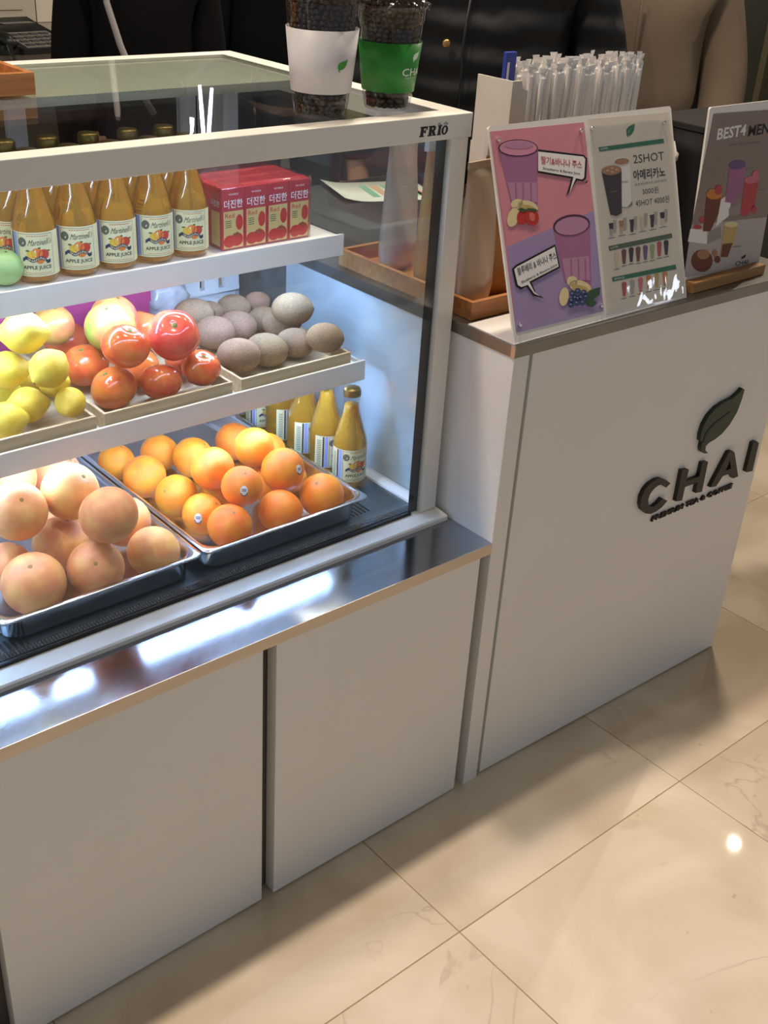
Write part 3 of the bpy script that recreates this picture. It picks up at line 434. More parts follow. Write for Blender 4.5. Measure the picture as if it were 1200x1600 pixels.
t = thing('store_shelving', 'dark shelving unit in the distance behind the customers', 'shelving')
box('back_panel', 1.4, 6.8, 5.9, 5.95, 0, 2.4, DKPANEL2, t)
for z in (.35, .8, 1.25, 1.7): box('shelf', 1.4, 6.8, 5.45, 5.9, z, z + .03, DKPANEL, t)
for x in (1.4, 3.2, 5.0, 6.76): box('upright', x, x + .04, 5.45, 5.9, 0, 2.4, DKPANEL2, t)
t = thing('olive_pillar', 'pale olive pillar glimpsed between the two coffee bean cups', 'pillar')
box('shaft', 3.34, 3.62, 4.0, 4.3, .72, 2.4, OLIVE, t, .01); box('plinth', 3.3, 3.66, 3.96, 4.34, 0, .72, DKPANEL2, t, .01)

# ------------------------------------------------------------------ low white cabinet with its doors
t = thing('base_cabinet', 'low white cabinet with flat doors under the display case', 'cabinet')
CARC = mat('cabinet_carcass', '5c564e', .6)
box('body', -.92, .435, .026, .777, .004, .5230, CARC, t)
box('door', -.4575, -.0243, 0, .024, .004, .5222, W_LAM, t, .0008)
box('door', .0, .4226, 0, .024, .004, .5222, W_LAM, t, .0008)
box('door', -.915, -.480, 0, .024, .004, .5222, W_LAM, t, .0008)
# steel worktop with nosing
t = thing('steel_worktop', 'brushed steel ledge running below the glass display case', 'worktop')
bm = bmesh.new(); box_bm(bm, -.93, .4462, -.0011, .777, .5424, .5439, .0004); box_bm(bm, -.93, .4462, .0, .777, .5235, .5424)
done(bm, 'top_sheet', STEEL, t)
NOSE = mat('nosing_steel', 'c6bcae', .34, .85, noise=.08, nscale=6, stretch=(1, 12, 12))
box('nosing', -.93, .4462, -.0022, -.0002, .5232, .5437, NOSE, t, .0005)

# ------------------------------------------------------------------ display case
dc = thing('display_case', 'white framed refrigerated glass display case filled with fruit and juice', 'display case')
XL, XR, YF, YB, ZB, ZT = -.78, .4405, .1313, .777, .5563, 1.2234
HB = .0351
bm = bmesh.new()
for b in ((XL, XR, YF, YF + .034, ZT - HB, ZT), (XL, XR, YB - .032, YB, ZT - HB, ZT), (XR - .036, XR, YF + .034, YB - .032, ZT - HB, ZT), (XL, XL + .036, YF + .034, YB - .032, ZT - HB, ZT)): box_bm(bm, *b, .0012)
done(bm, 'top_frame', W_PAINT, dc)
for x0, y0 in ((.4016, YF), (XL + .005, YF), (.4016, YB - .034), (XL + .005, YB - .034)):
    box('post', x0, x0 + .0338, y0 + .0004, y0 + .034, ZB, ZT - HB, W_PAINT, dc, .001)
# base moulding, all round: front one with a sloping front lip
bm = bmesh.new()
prof = [(.1009, .5441), (.1009, .5512), (.1035, .5535), (.1290, .5563), (.168, .5563), (.168, .5441)]
prism_bm(bm, prof, lambda y, z: (XL - .01, y, z), lambda y, z: (.4375, y, z)); done(bm, 'base_moulding', W_PAINT, dc)
box('base_moulding', .4016, .4375, .168, YB, .5441, .5563, W_PAINT, dc)
box('base_moulding', XL - .01, XL + .035, .168, YB, .5441, .5563, W_PAINT, dc)
# glass
box('front_glass', XL + .04, .4012, .1385, .1425, .5565, ZT - HB - .0002, GLASS, dc)
box('side_glass', .4255, .4290, .1665, .742, .5565, ZT - HB - .0002, SIDEG, dc)
box('side_glass', XL + .008, XL + .0115, .1665, .742, .5565, ZT - HB - .0002, GLASS, dc)
box('top_glass', XL + .036, XR - .036, YF + .034, YB - .032, ZT - .0045, ZT - .0005, GLASS, dc)
bm = bmesh.new()
box_bm(bm, .3815, .4014, .1430, .1440, .5566, ZT - HB - .001); box_bm(bm, XL + .04, .3815, .1350, .1384, .5566, .5612); box_bm(bm, .4296, .4306, .168, .19, .5566, ZT - HB - .001)
done(bm, 'glass_seal', BLACK, dc)
TOPP = mat('frosted_white_panel', 'c9cdb8', .35, noise=.04, nscale=3)
box('rear_roof_panel', XL + .04, XR - .04, .497, YB - .034, ZT - .020, ZT - .0065, TOPP, dc)
# front housing of the top lamp + lamp
lh = box('lamp_housing', XL + .04, XR - .04, YF + .0345, YF + .054, ZT - .022, ZT - .0065, W_PAINT, dc)
box('led_strip', XL + .06, XR - .08, YF + .038, YF + .052, ZT - .0245, ZT - .0222, LED_TOP, lh)
# lettering on the frame corner, a slab letter badge
def slab(bm, rects, ox, s, oz, y):
    for pts in rects: prism_bm(bm, pts, lambda u, v: (ox + u * s + .12 * v * s, y, oz + v * s), lambda u, v: (ox + u * s + .12 * v * s, y - .0004, oz + v * s))
F_ = [[(0, 0), (.62, 0), (.62, .12), (.5, .14), (.5, .86), (.62, .88), (.62, 1), (0, 1), (0, .88), (.12, .86), (.12, .14), (0, .12)], [(.5, .82), (.85, .82), (.85, .66), (1, .66), (1, 1), (.5, 1)], [(.5, .42), (.68, .42), (.68, .32), (.8, .32), (.8, .68), (.68, .68), (.68, .58), (.5, .58)]]
R_ = [[(0, 0), (.6, 0), (.6, .12), (.48, .14), (.48, .86), (.6, .88), (.6, 1), (0, 1), (0, .88), (.12, .86), (.12, .14), (0, .12)], [(.48, .84), (.66, .82), (.66, .62), (.48, .58), (.48, .44), (.8, .44), (.98, .6), (.98, .86), (.8, 1), (.48, 1)], [(.48, .44), (.68, .1), (.72, 0), (1.1, 0), (1.1, .12), (1.02, .14), (.86, .46)]]
I_ = [[(0, 0), (.55, 0), (.55, .12), (.44, .14), (.44, .86), (.55, .88), (.55, 1), (0, 1), (0, .88), (.1, .86), (.1, .14), (0, .12)]]
O_ = []
for i in range(20):
    a, b = 2 * PI * i / 20, 2 * PI * (i + 1) / 20
    O_.append([(.5 + .5 * math.cos(a), .5 + .52 * math.sin(a)), (.5 + .5 * math.cos(b), .5 + .52 * math.sin(b)), (.5 + .2 * math.cos(b), .5 + .36 * math.sin(b)), (.5 + .2 * math.cos(a), .5 + .36 * math.sin(a))])
INKM = mat('badge_ink', '1d1216', .4)
bm = bmesh.new(); s = .0158
for L_, o_ in ((F_, .3350), (R_, .3512), (I_, .3695), (O_, .3775)): slab(bm, L_, o_, s * (.9 if L_ is not O_ else .8), 1.1962, YF - .0001)
done(bm, 'badge_lettering', INKM, dc)
ICEM = mat('badge_ice', '9fa9b8', .4)
bm = bmesh.new()
for x, z in ((.3718, 1.2112), (.3742, 1.2122), (.3835, 1.2115), (.3862, 1.2124), (.3885, 1.2110)): prism_bm(bm, [(x - .0016, z - .0012), (x + .0018, z - .0010), (x + .0014, z + .0014), (x - .001, z + .0012)], lambda u, v: (u, YF - .0005, v), lambda u, v: (u, YF - .0008, v))
done(bm, 'badge_snow', ICEM, dc)
# deck with slots
deck = box('deck', XL + .04, .4255, .1425, .745, .5441, .5566, STEEL_DK, dc)
bm = bmesh.new(); box_bm(bm, XL + .05, .40, .147, .162, .5566, .5580); done(bm, 'grille_strip', mat('grille_dark', '26282a', .35, .6), deck)
bm = bmesh.new()
for i in range(230):
    x = XL + .055 + i * .005
    if x < .398: box_bm(bm, x, x + .0022, .1485, .1535, .5580, .5584); box_bm(bm, x, x + .0022, .1555, .1605, .5580, .5584)
o = done(bm, 'grille_ridges', STEEL, deck); tag(o, kind='stuff')
bm = bmesh.new(); lathe_bm(bm, [(0, 0), (.0026, 0), (.0026, .0003), (0, .0003)], 12)
for v in bm.verts: v.co.y += .016 * (1 if v.co.y > 0 else -1) if abs(v.co.y) > 1e-5 else 0
sl0 = done(bm, 'vent_slot', BLACK, deck); sl0.location = (.262, .204, .5567)
for g0 in (.262, -.375):
    for i in range(9):
        if g0 == .262 and i == 0: continue
        o = link('vent_slot', sl0.data, deck); o.location = (g0 + i * .0085, .204 if g0 > 0 else .172, .5567)
box('inner_rail', .406, .4245, .170, .742, .5566, .5612, W_IN, dc)
# back doors: white stiles, rails and panes
box('back_panel', XL + .04, .4255, .742, .7445, .5566, .795, W_IN, dc)
for x in (-.70, -.36, -.02, .302, .345, .392): box('door_stile', x, x + .032, .728, .741, .795, 1.186, W_IN, dc)
for x0, x1 in ((-.668, -.36), (-.328, -.02), (.012, .302)): box('door_glass', x0, x1, .733, .736, .795, 1.186, GLASS, dc)
box('door_rail', XL + .04, .4255, .728, .741, .785, .795, W_IN, dc); box('door_rail', XL + .04, .4255, .728, .741, 1.186, 1.1995, W_IN, dc)
# shelves with lamp strips under their lips
def shelf(yf, zt, x1, dp=0):
    bm = bmesh.new(); box_bm(bm, XL + .05, x1, yf, yf + .005, zt - .0365, zt, .0006); box_bm(bm, XL + .05, x1, yf + .005, .726, zt - .0075 - dp, zt - .0045 - dp)
    box_bm(bm, x1 - .003, x1, yf + .005, .726, zt - .0265, zt - .0045); box_bm(bm, XL + .05, XL + .053, yf + .005, .726, zt - .0265, zt - .0045)
    s = done(bm, 'shelf', W_PAINT, dc)
    box('led_strip', XL + .08, x1 - .04, yf + .010, yf + .030, zt - .0225, zt - .0195, LED, s)
    boxes('bracket', [(XL + .052, XL + .07, .70, .727, zt - .06, zt - .0265)], W_IN, s); boxes('bracket', [(x1 - .02, x1 - .003, .70, .727, zt - .06, zt - .0265)], W_IN, s)
    return s
shelf(.300, .7835, .4005, .0070)
shelf(.374, .9870, .4015)
SH1, SH2 = .7720, .9825

# ------------------------------------------------------------------ taller service counter on the right
XS = .4465; YAW = -.0269
sc = thing('service_counter', 'taller white counter with dark raised letters and leaf on its front', 'counter')
box('side_panel', XS, XS + .0356, -.0011, .60, 0, .8785, W_LAM, sc, .0008)
box('body', XS + .036, 1.215, .045, .60, .0, .878, mat('counter_body', 'bdb6aa', .5), sc)
def rz(x, y): return (XS + x * math.cos(YAW) - y * math.sin(YAW), -.0 + x * math.sin(YAW) + y * math.cos(YAW))
fp = box('front_panel', .4936 - XS, 1.2356 - XS, .0035, .0215, .004, .8775, W_LAM, sc, .0008)
fp.location = (XS, 0, 0); fp.rotation_euler = (0, 0, YAW)
LM = mat('letter_dark', '231f1b', .45, noise=.1, nscale=30); LG = mat('leaf_dark_green', '17301d', .4, noise=.1, nscale=30)
LY = .0035
def raised(name, pts, m, th=.009, back=LY, par=None, hole=None):
    bm = bmesh.new(); P = [(u / 1000, v / 1000) for u, v in pts]
    f0 = lambda u, v: (u, back, v); f1 = lambda u, v: (u, back - th, v)
    if not hole: prism_bm(bm, P, f0, f1)
    else:
        Hh = [(u / 1000, v / 1000) for u, v in hole]
        c2 = bpy.data.curves.new('x', 'CURVE'); c2.dimensions = '2D'; c2.fill_mode = 'BOTH'; c2.extrude = th / 2
        for S in (P, Hh):
            sp = c2.splines.new('POLY'); sp.points.add(len(S) - 1); sp.use_cyclic_u = True
            for k, (u, v) in enumerate(S): sp.points[k].co = (u, v, 0, 1)
        o = bpy.data.objects.new('x', c2); C.objects.link(o); bpy.context.view_layer.update()
        me = bpy.data.meshes.new_from_object(o.evaluated_get(bpy.context.evaluated_depsgraph_get())); bpy.data.objects.remove(o)
        for v in me.vertices: v.co = Vector((v.co.x, back - th / 2 - v.co.z, v.co.y))
        return link(name, me, par or fp, m)
    return done(bm, name, m, par or fp)
for k in 'CHAI': raised('letter', LOGO[k], LM, hole=LOGO['Ah'] if k == 'A' else None)
lf = raised('leaf_emblem', LOGO['leaf'], LG)
raised('leaf_vein', LOGO['vein'], mat('vein_black', '10160f', .5), .0006, LY - .0091)
bm = bmesh.new()
text_into(bm, 'PREMIUM TEA & COFFEE', lambda u, v: (.4465 + u - .0, LY - .0052, .4452 + v), .2595, .0108, 1.3, .25, 3)
geo = bmesh.ops.extrude_face_region(bm, geom=bm.faces[:]); bmesh.ops.translate(bm, verts=[v for v in geo['geom'] if isinstance(v, bmesh.types.BMVert)], vec=(0, .005, 0))
done(bm, 'tagline', LM, fp)
# steel counter top
bm = bmesh.new()
P = [(XS - .003, -.0041), rz(.79, -.0041), rz(.79, .60), (1.02, .62), (1.02, .96), (XS - .003, .96)]
prism_bm(bm, P, lambda x, y: (x, y, .8792), lambda x, y: (x, y, .9))
bmesh.ops.bevel(bm, geom=[e for e in bm.edges], offset=.0008, segments=1, affect='EDGES')
ct = thing('steel_countertop', 'steel top of the service counter carrying signs and wooden tray', 'countertop')
done(bm, 'top_sheet', STEEL_TOP, ct)
box('edge_clip', XS - .0045, XS - .0031, -.0041, .004, .8792, .8990, NOSE, ct)
lgs = box('back_cabinet', XS + .04, 1.0, .605, .94, .0, .8788, mat('staff_cabinet', '6b655c', .5), sc)
# ------------------------------------------------------------------ fruit
def skinmat(name, c1, c2, rough, bump, bscale, nscale=18, coat=.0, c3=None, spec=.5):
    m = mat(name, c1, rough, col2=c2, nscale=nscale, bump=bump, bscale=bscale, coat=coat, spec=spec, sss=.12)
    nt = m.node_tree; N = nt.nodes; L = nt.links; oi = N.new('ShaderNodeObjectInfo'); p = N['Principled BSDF']
    hs = N.new('ShaderNodeHueSaturation'); src = p.inputs['Base Color'].links[0].from_socket
    r = N.new('ShaderNodeMapRange'); r.inputs[3].default_value = .487; r.inputs[4].default_value = .513; L.new(oi.outputs['Random'], r.inputs[0]); L.new(r.outputs[0], hs.inputs['Hue'])
    L.new(src, hs.inputs['Color']); L.new(hs.outputs[0], p.inputs['Base Color'])
    return m
FM = dict(
    grapefruit=skinmat('grapefruit_peel', 'e0905f', 'eab069', .38, .5, 34, 1.7),
    orange=skinmat('orange_peel', 'ee841a', 'f09c24', .33, .5, 38, 1.6),
    lemon=skinmat('lemon_peel', 'dcb92c', 'e6cc48', .36, .5, 30, 2),
    tomato=skinmat('tomato_skin', 'd2502a', 'da7a35', .16, 0, 100, 1.4, .3),
    kiwi=skinmat('kiwi_skin', '957760', '7a604a', .85, .35, 110, 14, spec=.15),
    red=skinmat('red_tomato_skin', 'd4563a', 'dc7548', .15, 0, 100, 1.2, .3),
    green=skinmat('green_mango_skin', '86b03e', 'cc8a52', .28, .05, 30, .9),
    blush=skinmat('blush_mango_skin', 'c9a052', 'c9604a', .3, .05, 30, 1.1))
STEMC = mat('stem_brown', '5d4326', .8, noise=.3, nscale=200)
STEML = mat('stem_tan', '9a7a44', .8, noise=.3, nscale=200)
STEMG = mat('stem_green', '6f7a35', .7, noise=.3, nscale=200)
def orb_mesh(name, sx, sz, kind):
    bm = bmesh.new(); bmesh.ops.create_uvsphere(bm, u_segments=32, v_segments=20, radius=1)
    for v in bm.verts:
        c = v.co; zz = c.z
        if kind == 'lemon':
            k = max(0, abs(zz) - .80) / .2; c.x *= 1 - .28 * k * (1 - k) ; c.z = zz * sz + (1 if zz > 0 else -1) * .17 * k ** 1.6
            f = 1 - .10 * abs(zz) ** 3; c.x *= f * sx; c.y *= f * sx
        elif kind == 'tomato':
            a = math.atan2(c.y, c.x); lob = 1 + .022 * math.cos(5 * a) * (1 - zz * zz) ** .5
            c.x *= lob * sx; c.y *= lob * sx; rr = math.hypot(c.x, c.y); c.z = zz * sz - (.16 * math.exp(-(rr / .28) ** 2) if zz > 0 else -.05 * math.exp(-(rr / .3) ** 2))
        else:
            rr = math.hypot(c.x, c.y); c.x *= sx; c.y *= sx; c.z = zz * sz - (.05 * math.exp(-(rr / .16) ** 2) if zz > 0 else 0)
    me = bpy.data.meshes.new(name)
    bm.to_mesh(me); bm.free()
    for p in me.polygons: p.use_smooth = True
    return me
def stem_mesh(kind, sz):
    bm = bmesh.new()
    if kind == 'tomato': lathe_bm(bm, [(0, sz - .19), (.10, sz - .17), (.11, sz - .13), (.05, sz - .10), (0, sz - .09)], 10)
    elif kind == 'kiwi': lathe_bm(bm, [(0, sz - .09), (.19, sz - .06), (.17, sz - .005), (.08, sz + .03), (0, sz + .04)], 9)
    elif kind == 'lemon': lathe_bm(bm, [(0, -sz - .20), (.09, -sz - .19), (.08, -sz - .165), (0, -sz - .16)], 9)
    else: lathe_bm(bm, [(0, sz - .07), (.085, sz - .055), (.07, sz - .035), (0, sz - .028)], 9)
    me = bpy.data.meshes.new('stem'); bm.to_mesh(me); bm.free(); return me
SHAPES = dict(grapefruit=(.985, .95), orange=(.985, .96), lemon=(.93, .99), tomato=(.99, .85), kiwi=(.90, 1.16))
OM = {}
for k, (a, b) in SHAPES.items(): OM[k] = (orb_mesh(k + '_flesh', a, b, k), stem_mesh(k, b))
STICK = mat('sticker_white', 'e9e9ee', .4); STICKB = mat('sticker_navy', '3a3d66', .4)
def fruit(name, kind, m, stemm, x, y, z, r, rot, label, cat, group, sticker=None):
    t = thing(name, label, cat, (x, y, z - r + .0003), 0, group)
    key = (kind, m.name)
    if key not in OM:
        d = OM[kind][0].copy(); d.materials.append(m); s = OM[kind][1].copy(); s.materials.append(stemm); OM[key] = (d, s)
    d, s = OM[key]
    f = link('flesh', d, t); f.location = (0, 0, r); f.scale = (r, r, r); f.rotation_euler = rot
    st = link('stem_end', s, t); st.location = (0, 0, r); st.scale = (r, r, r); st.rotation_euler = rot
    if sticker:
        dv = Vector(sticker).normalized(); bm = bmesh.new(); q = dv.to_track_quat('Z', 'Y').to_matrix()
        for rad, off, mi, y1 in ((1, 0, 0, -9), (.78, .0002, 1, -.55)):
            vs = []
            for i in range(20):
                a = 2 * PI * i / 20; u, v = .0062 * rad * math.cos(a), .0088 * rad * math.sin(a)
                p = q @ Vector((u, v, math.sqrt(max(1e-6, (r * 1.004 + off) ** 2 - u * u - v * v)))); vs.append(bm.verts.new(p))
            c0 = bm.verts.new(q @ Vector((0, 0, r * 1.004 + off + .0003)))
            if rad == 1 or True:
                for i in range(20): fc = bm.faces.new((vs[i], vs[(i + 1) % 20], c0)); fc.material_index = (1 if (rad == 1 and math.sin(2 * PI * (i + .5) / 20) < -.3) else 0)
        me = bpy.data.meshes.new('sticker'); bm.to_mesh(me); bm.free(); me.materials.append(STICK); me.materials.append(STICKB)
        k = link('sticker', me, t); k.location = (0, 0, r); tag(k, 'small white sticker with a dark lower edge')
        bm = bmesh.new()
        for row, zz in enumerate((.0022, -.0004)):
            for i in range(4):
                u0 = -.0036 + i * .0019
                prism_bm(bm, [(u0, zz), (u0 + .0013, zz), (u0 + .0013, zz + .0018), (u0, zz + .0018)], lambda u, v: q @ Vector((u, v, math.sqrt((r * 1.004) ** 2 - u * u - v * v) + .0004)), lambda u, v: q @ Vector((u, v, math.sqrt((r * 1.004) ** 2 - u * u - v * v) + .0006)))
        k2 = done(bm, 'sticker_print', STICKB, t); k2.location = (0, 0, r)
    return t
G1 = 'grapefruits in the left steel pan'; G2 = 'oranges in the right steel pan'; G3 = 'lemons in the left wooden tray'; G4 = 'tomatoes and mangoes in the middle wooden tray'; G5 = 'kiwis in the right wooden tray'
LBL = dict(grapefruit=['round pinkish grapefruit at the front left corner of its steel pan', 'grapefruit in the middle of the front row against the pan lip', 'grapefruit at the front right corner of the left steel pan', 'grapefruit at the left frame edge behind the front left one', 'pink blushed grapefruit low in the middle of the pan, beneath the top ones', 'upper grapefruit at the left frame edge lit pale on top', 'bright topped upper grapefruit behind the foremost top one', 'large top grapefruit nearest the glass, above the front row', 'grapefruit half hidden between the top one and the pan divider', 'grapefruit at the back centre just under the shelf lip', 'grapefruit at the back left just under the shelf lip', 'low grapefruit hidden in the gap behind the upper ones'],
 orange=['lowest orange touching the front lip of the right pan', 'orange in the middle of the front row right of the lowest one', 'orange at the front right corner beside the apple juice bottle', 'stickered orange at the front left corner of the right pan', 'orange second along the left rim of the right pan', 'orange third along the left rim of the right pan', 'orange at the back left corner beneath the shelf', 'yellowish orange at the back beside the left rim, under the shelf', 'orange at the back centre behind the bright top one', 'bright yellow topped orange on the upper layer at left', 'tall orange with an oval white sticker facing the glass', 'upper orange with a sticker on its right side', 'glowing orange on the upper layer at the back', 'orange low at the back, behind the glowing upper one', 'orange wedged low behind the upper right orange', 'orange hidden in the middle beneath the upper layer', 'orange hidden beneath the tall stickered one', 'orange at the back right rim near the juice bottles'],
 lemon=['lemon at the right front corner of its tray, end facing out', 'lemon lying in the middle of the front row', 'lemon with pointed tip at the front left, by the frame edge', 'lemon on the second layer at the right of the pile', 'lemon on the second layer at the left frame edge', 'brightly lit lemon lying on top of the pile', 'lemon low behind the right front corner one', 'lemon low in the middle behind the second layer', 'lemon low at the left behind the pile'],
 tomato=['large orange red tomato at the front left of its tray', 'small lumpy tomato in the middle of the front row', 'large dark orange tomato at the front right beside the kiwis', 'orange tomato behind the lemons, left of the pile', 'pale orange tomato stacked on top at left', 'bright red tomato stacked on top at right', 'dull red tomato at the back left behind the lemons', 'green and red mango behind the pale top tomato', 'blushed mango at the very back under the shelf lip', 'yellow pink mango at the back left behind the top lemon', 'small red tomato glimpsed between mango and top red tomato', 'deep red tomato hidden under the bright red one', 'tomato hidden beneath the pale top one'],
 kiwi=['kiwi at the front left corner next to the tomato', 'second kiwi from the left in the front row', 'third kiwi from the left in the front row', 'kiwi at the front right corner of its tray', 'pale top kiwi resting on the others', 'kiwi directly left of the pale top one', 'kiwi in the middle of the second row', 'kiwi at the left of the second row beside red tomato', 'kiwi in the back row left of centre', 'dark kiwi in the back row centre', 'dark kiwi at the back right behind the top one', 'kiwi at the back left edge against the tomatoes', 'kiwi hidden low beneath the pale top one'])
rnd = random.Random(5)
viewdir = Vector((-.8053, -1.1078, 1.5198))
for kind, L_ in FRUIT.items():
    for i, (x, y, z, r) in enumerate(L_):
        nm, cat, m, sm, sh = kind, kind, FM[kind], (STEMC if kind == 'kiwi' else STEML), kind
        rot = (rnd.uniform(-.9, .9), rnd.uniform(-.7, .7), rnd.uniform(0, 6))
        grp = dict(grapefruit=G1, orange=G2, lemon=G3, tomato=G4, kiwi=G5)[kind]; stick = None
        if kind == 'lemon': rot = [(1.75, .1, -.55), (1.5, .2, 1.2), (1.4, 0, 1.0), (1.2, .2, 1.9), (1.5, 0, 1.1), (1.5, -.1, 1.0), (1.2, 0, .4), (1, 0, 2), (1.5, 0, .9)][i]
        if kind == 'kiwi': rot = Vector((.93 + rnd.uniform(-.1, .1), -.55 + rnd.uniform(-.25, .2), rnd.uniform(-.12, .1))).to_track_quat('Z', 'Y').to_euler()
        if kind == 'tomato':
            sm = STEMG; rot = (rnd.uniform(-.5, .3), rnd.uniform(-.4, .4), rnd.uniform(0, 6))
            if i in (5, 6, 10, 11): m = FM['red']
            if i in (7, 8, 9): nm = cat = 'mango'; m = FM['green'] if i == 7 else FM['blush']; sh = 'grapefruit'; sm = STEMC
            if i == 5: rot = (.5, -.5, .3)
        if kind == 'orange':
            if i == 3: stick = (-.75, -.75, .3)
            if i == 10: stick = (-.45, -.85, .25)
            if i == 11: stick = (.25, -1, .35)
            if i in (0, 10): rot = (.35, -.2, .4)
        fruit(nm, sh, m, sm, x, y, z, r, rot, LBL[kind][i], cat, grp, stick)
MINT = skinmat('pale_green_skin', '93c48e', 'b3bd6a', .35, .1, 120, 14)
fruit('green_apple', 'grapefruit', MINT, STEMC, -.181, .413, .9825 + .0262, .0262, (.2, .1, 0), 'pale green round fruit beside the leftmost juice bottle on the upper shelf', 'apple', None)

# ------------------------------------------------------------------ steel pans and wooden trays
def rrect(x0, x1, y0, y1, r, n=5):
    P = []
    for cx, cy, a0 in ((x1 - r, y1 - r, 0), (x0 + r, y1 - r, 90), (x0 + r, y0 + r, 180), (x1 - r, y0 + r, 270)):
        for i in range(n + 1):
            a = math.radians(a0 + 90 * i / n); P.append((cx + r * math.cos(a), cy + r * math.sin(a)))
    return P
def pan(label, x0, x1):
    y0, y1, zt, zb = .1625, .690, .6035, .5590
    L_ = [(rrect(x0, x1, y0, y1, .012), zt - .0035), (rrect(x0, x1, y0, y1, .012), zt - .001), (rrect(x0 + .001, x1 - .001, y0 + .001, y1 - .001, .011), zt), (rrect(x0 + .009, x1 - .009, y0 + .009, y1 - .009, .028), zt - .0002), (rrect(x0 + .0115, x1 - .0115, y0 + .0115, y1 - .0115, .028), zt - .004),
          (rrect(x0 + .014, x1 - .014, y0 + .014, y1 - .014, .026), zb + .006), (rrect(x0 + .020, x1 - .020, y0 + .020, y1 - .020, .022), zb)]
    bm = bmesh.new(); R_ = [[bm.verts.new((a, b, z)) for a, b in P] for P, z in L_]
    for A, B in zip(R_, R_[1:]):
        n = len(A)
        for i in range(n): bm.faces.new((A[i], A[(i + 1) % n], B[(i + 1) % n], B[i]))
    bm.faces.new(R_[-1])
    o = done(bm, 'steel_pan', STEEL_PAN, None, True); tag(o, label, 'pan', 'steel pans on the case floor')
    s = o.modifiers.new('s', 'SOLIDIFY'); s.thickness = .0011; s.offset = -1
    return o
pan('rectangular steel pan heaped with grapefruit', -.345, -.0205)
pan('rectangular steel pan heaped with oranges beside the juice bottles', -.0165, .3085)
def tray(name, label, x0, x1, y0, y1, z0, h, th, m, grp=None, rz_=0, cat='tray'):
    t = thing(name, label, cat, ((x0 + x1) / 2, (y0 + y1) / 2, z0), rz_, grp); a, b = (x1 - x0) / 2, (y1 - y0) / 2
    box('base', -a + th, a - th, -b + th, b - th, .0005, .004, m, t)
    for i, v in enumerate(((-a, a, -b, -b + th), (-a, a, b - th, b), (-a, -a + th, -b + th, b - th), (a - th, a, -b + th, b - th))): box('side', *v, 0, h, m, t, .0008)
    return t
TG = 'pale wooden trays on the middle shelf'
tray('wooden_tray', 'pale wooden tray of lemons at the left of the middle shelf', -.336, -.109, .309, .62, SH1 + .0003, .0285, .005, PALEWOOD, TG)
tray('wooden_tray', 'pale wooden tray holding tomatoes and mangoes', -.0965, .131, .309, .62, SH1 + .0003, .0285, .005, PALEWOOD, TG)
tray('wooden_tray', 'pale wooden tray of kiwis at the right end of the middle shelf', .1475, .3745, .309, .62, SH1 + .0003, .0285, .005, PALEWOOD, TG)
tray('wooden_tray', 'brown wooden tray lying on the glass top at the left frame edge', -.40, -.079, .483, .72, 1.2236, .030, .010, WOOD)
# magenta box and clear bag at the back of the middle shelf
MAG = mat('magenta_card', 'a2386c', .4, noise=.1, nscale=10)
t = thing('package', 'flat magenta package lying behind the mangoes on the middle shelf', 'package', (.0, .69, SH1 + .0003))
box('carton', -.27, .185, -.03, .03, 0, .078, MAG, t, .003); box('lid_flap', -.272, .187, -.032, -.0302, .050, .080, MAG, t, .0005)
bm = bmesh.new(); bmesh.ops.create_icosphere(bm, subdivisions=3, radius=1)
for v in bm.verts:
    k = 1 + .16 * math.sin(v.co.x * 9 + 2) * math.cos(v.co.y * 8) + .1 * math.sin(v.co.z * 13); v.co = Vector((v.co.x * .045 * k, v.co.y * .022 * k, (v.co.z * .034 * k)))
zmin = min(v.co.z for v in bm.verts); bmesh.ops.translate(bm, verts=bm.verts, vec=(.237, .69, SH1 + .0004 - zmin))
tag(done(bm, 'plastic_bag', mat('bag_film', 'd5d3d8', .15, coat=.5, noise=.3, nscale=40), None, True), 'crumpled clear plastic bag beside the magenta package', 'bag')

# ------------------------------------------------------------------ apple juice bottles
JUICE = mat('apple_juice', 'ffc545', .05, trans=.74, ior=1.33, noise=.15, nscale=15, col2='f9b838')
BGL = glassmat('bottle_glass', (.97, .97, .93), 1.5)
CAP = mat('cap_gold', '85703c', .38, .9, noise=.2, nscale=80); CREAM = mat('label_cream', 'e3dcae', .5, noise=.05); INK = mat('ink', '1f1c1a', .5)
REDT = mat('label_red', 'b8432f', .5); MEDAL = mat('label_medal', '5d5f52', .5); NAVY = mat('ribbon_navy', '2c3050', .5); LBLUE = mat('label_blue', '8f9fd6', .5)
FRUITC = [mat('apple_' + n, c, .5) for n, c in (('red', 'c23b26'), ('orange', 'e07b2d'), ('yellow', 'e0b93a'), ('leaf', '4f6b32'))]
def wrap(R, off=0):
    return lambda u, v: (R * math.sin(u / R), -R * math.cos(u / R), v)
def patch(bm, u0, u1, v0, v1, R, n=24):
    f = wrap(R); g = [[bm.verts.new(f(u0 + (u1 - u0) * i / n, v)) for v in (v0, v1)] for i in range(n + 1)]
    for a, b in zip(g, g[1:]): bm.faces.new((a[0], b[0], b[1], a[1]))
def disc(bm, cu, cv, ru, rv, R, n=14):
    f = wrap(R); bm.faces.new([bm.verts.new(f(cu + ru * math.cos(2 * PI * i / n), cv + rv * math.sin(2 * PI * i / n))) for i in range(n)])
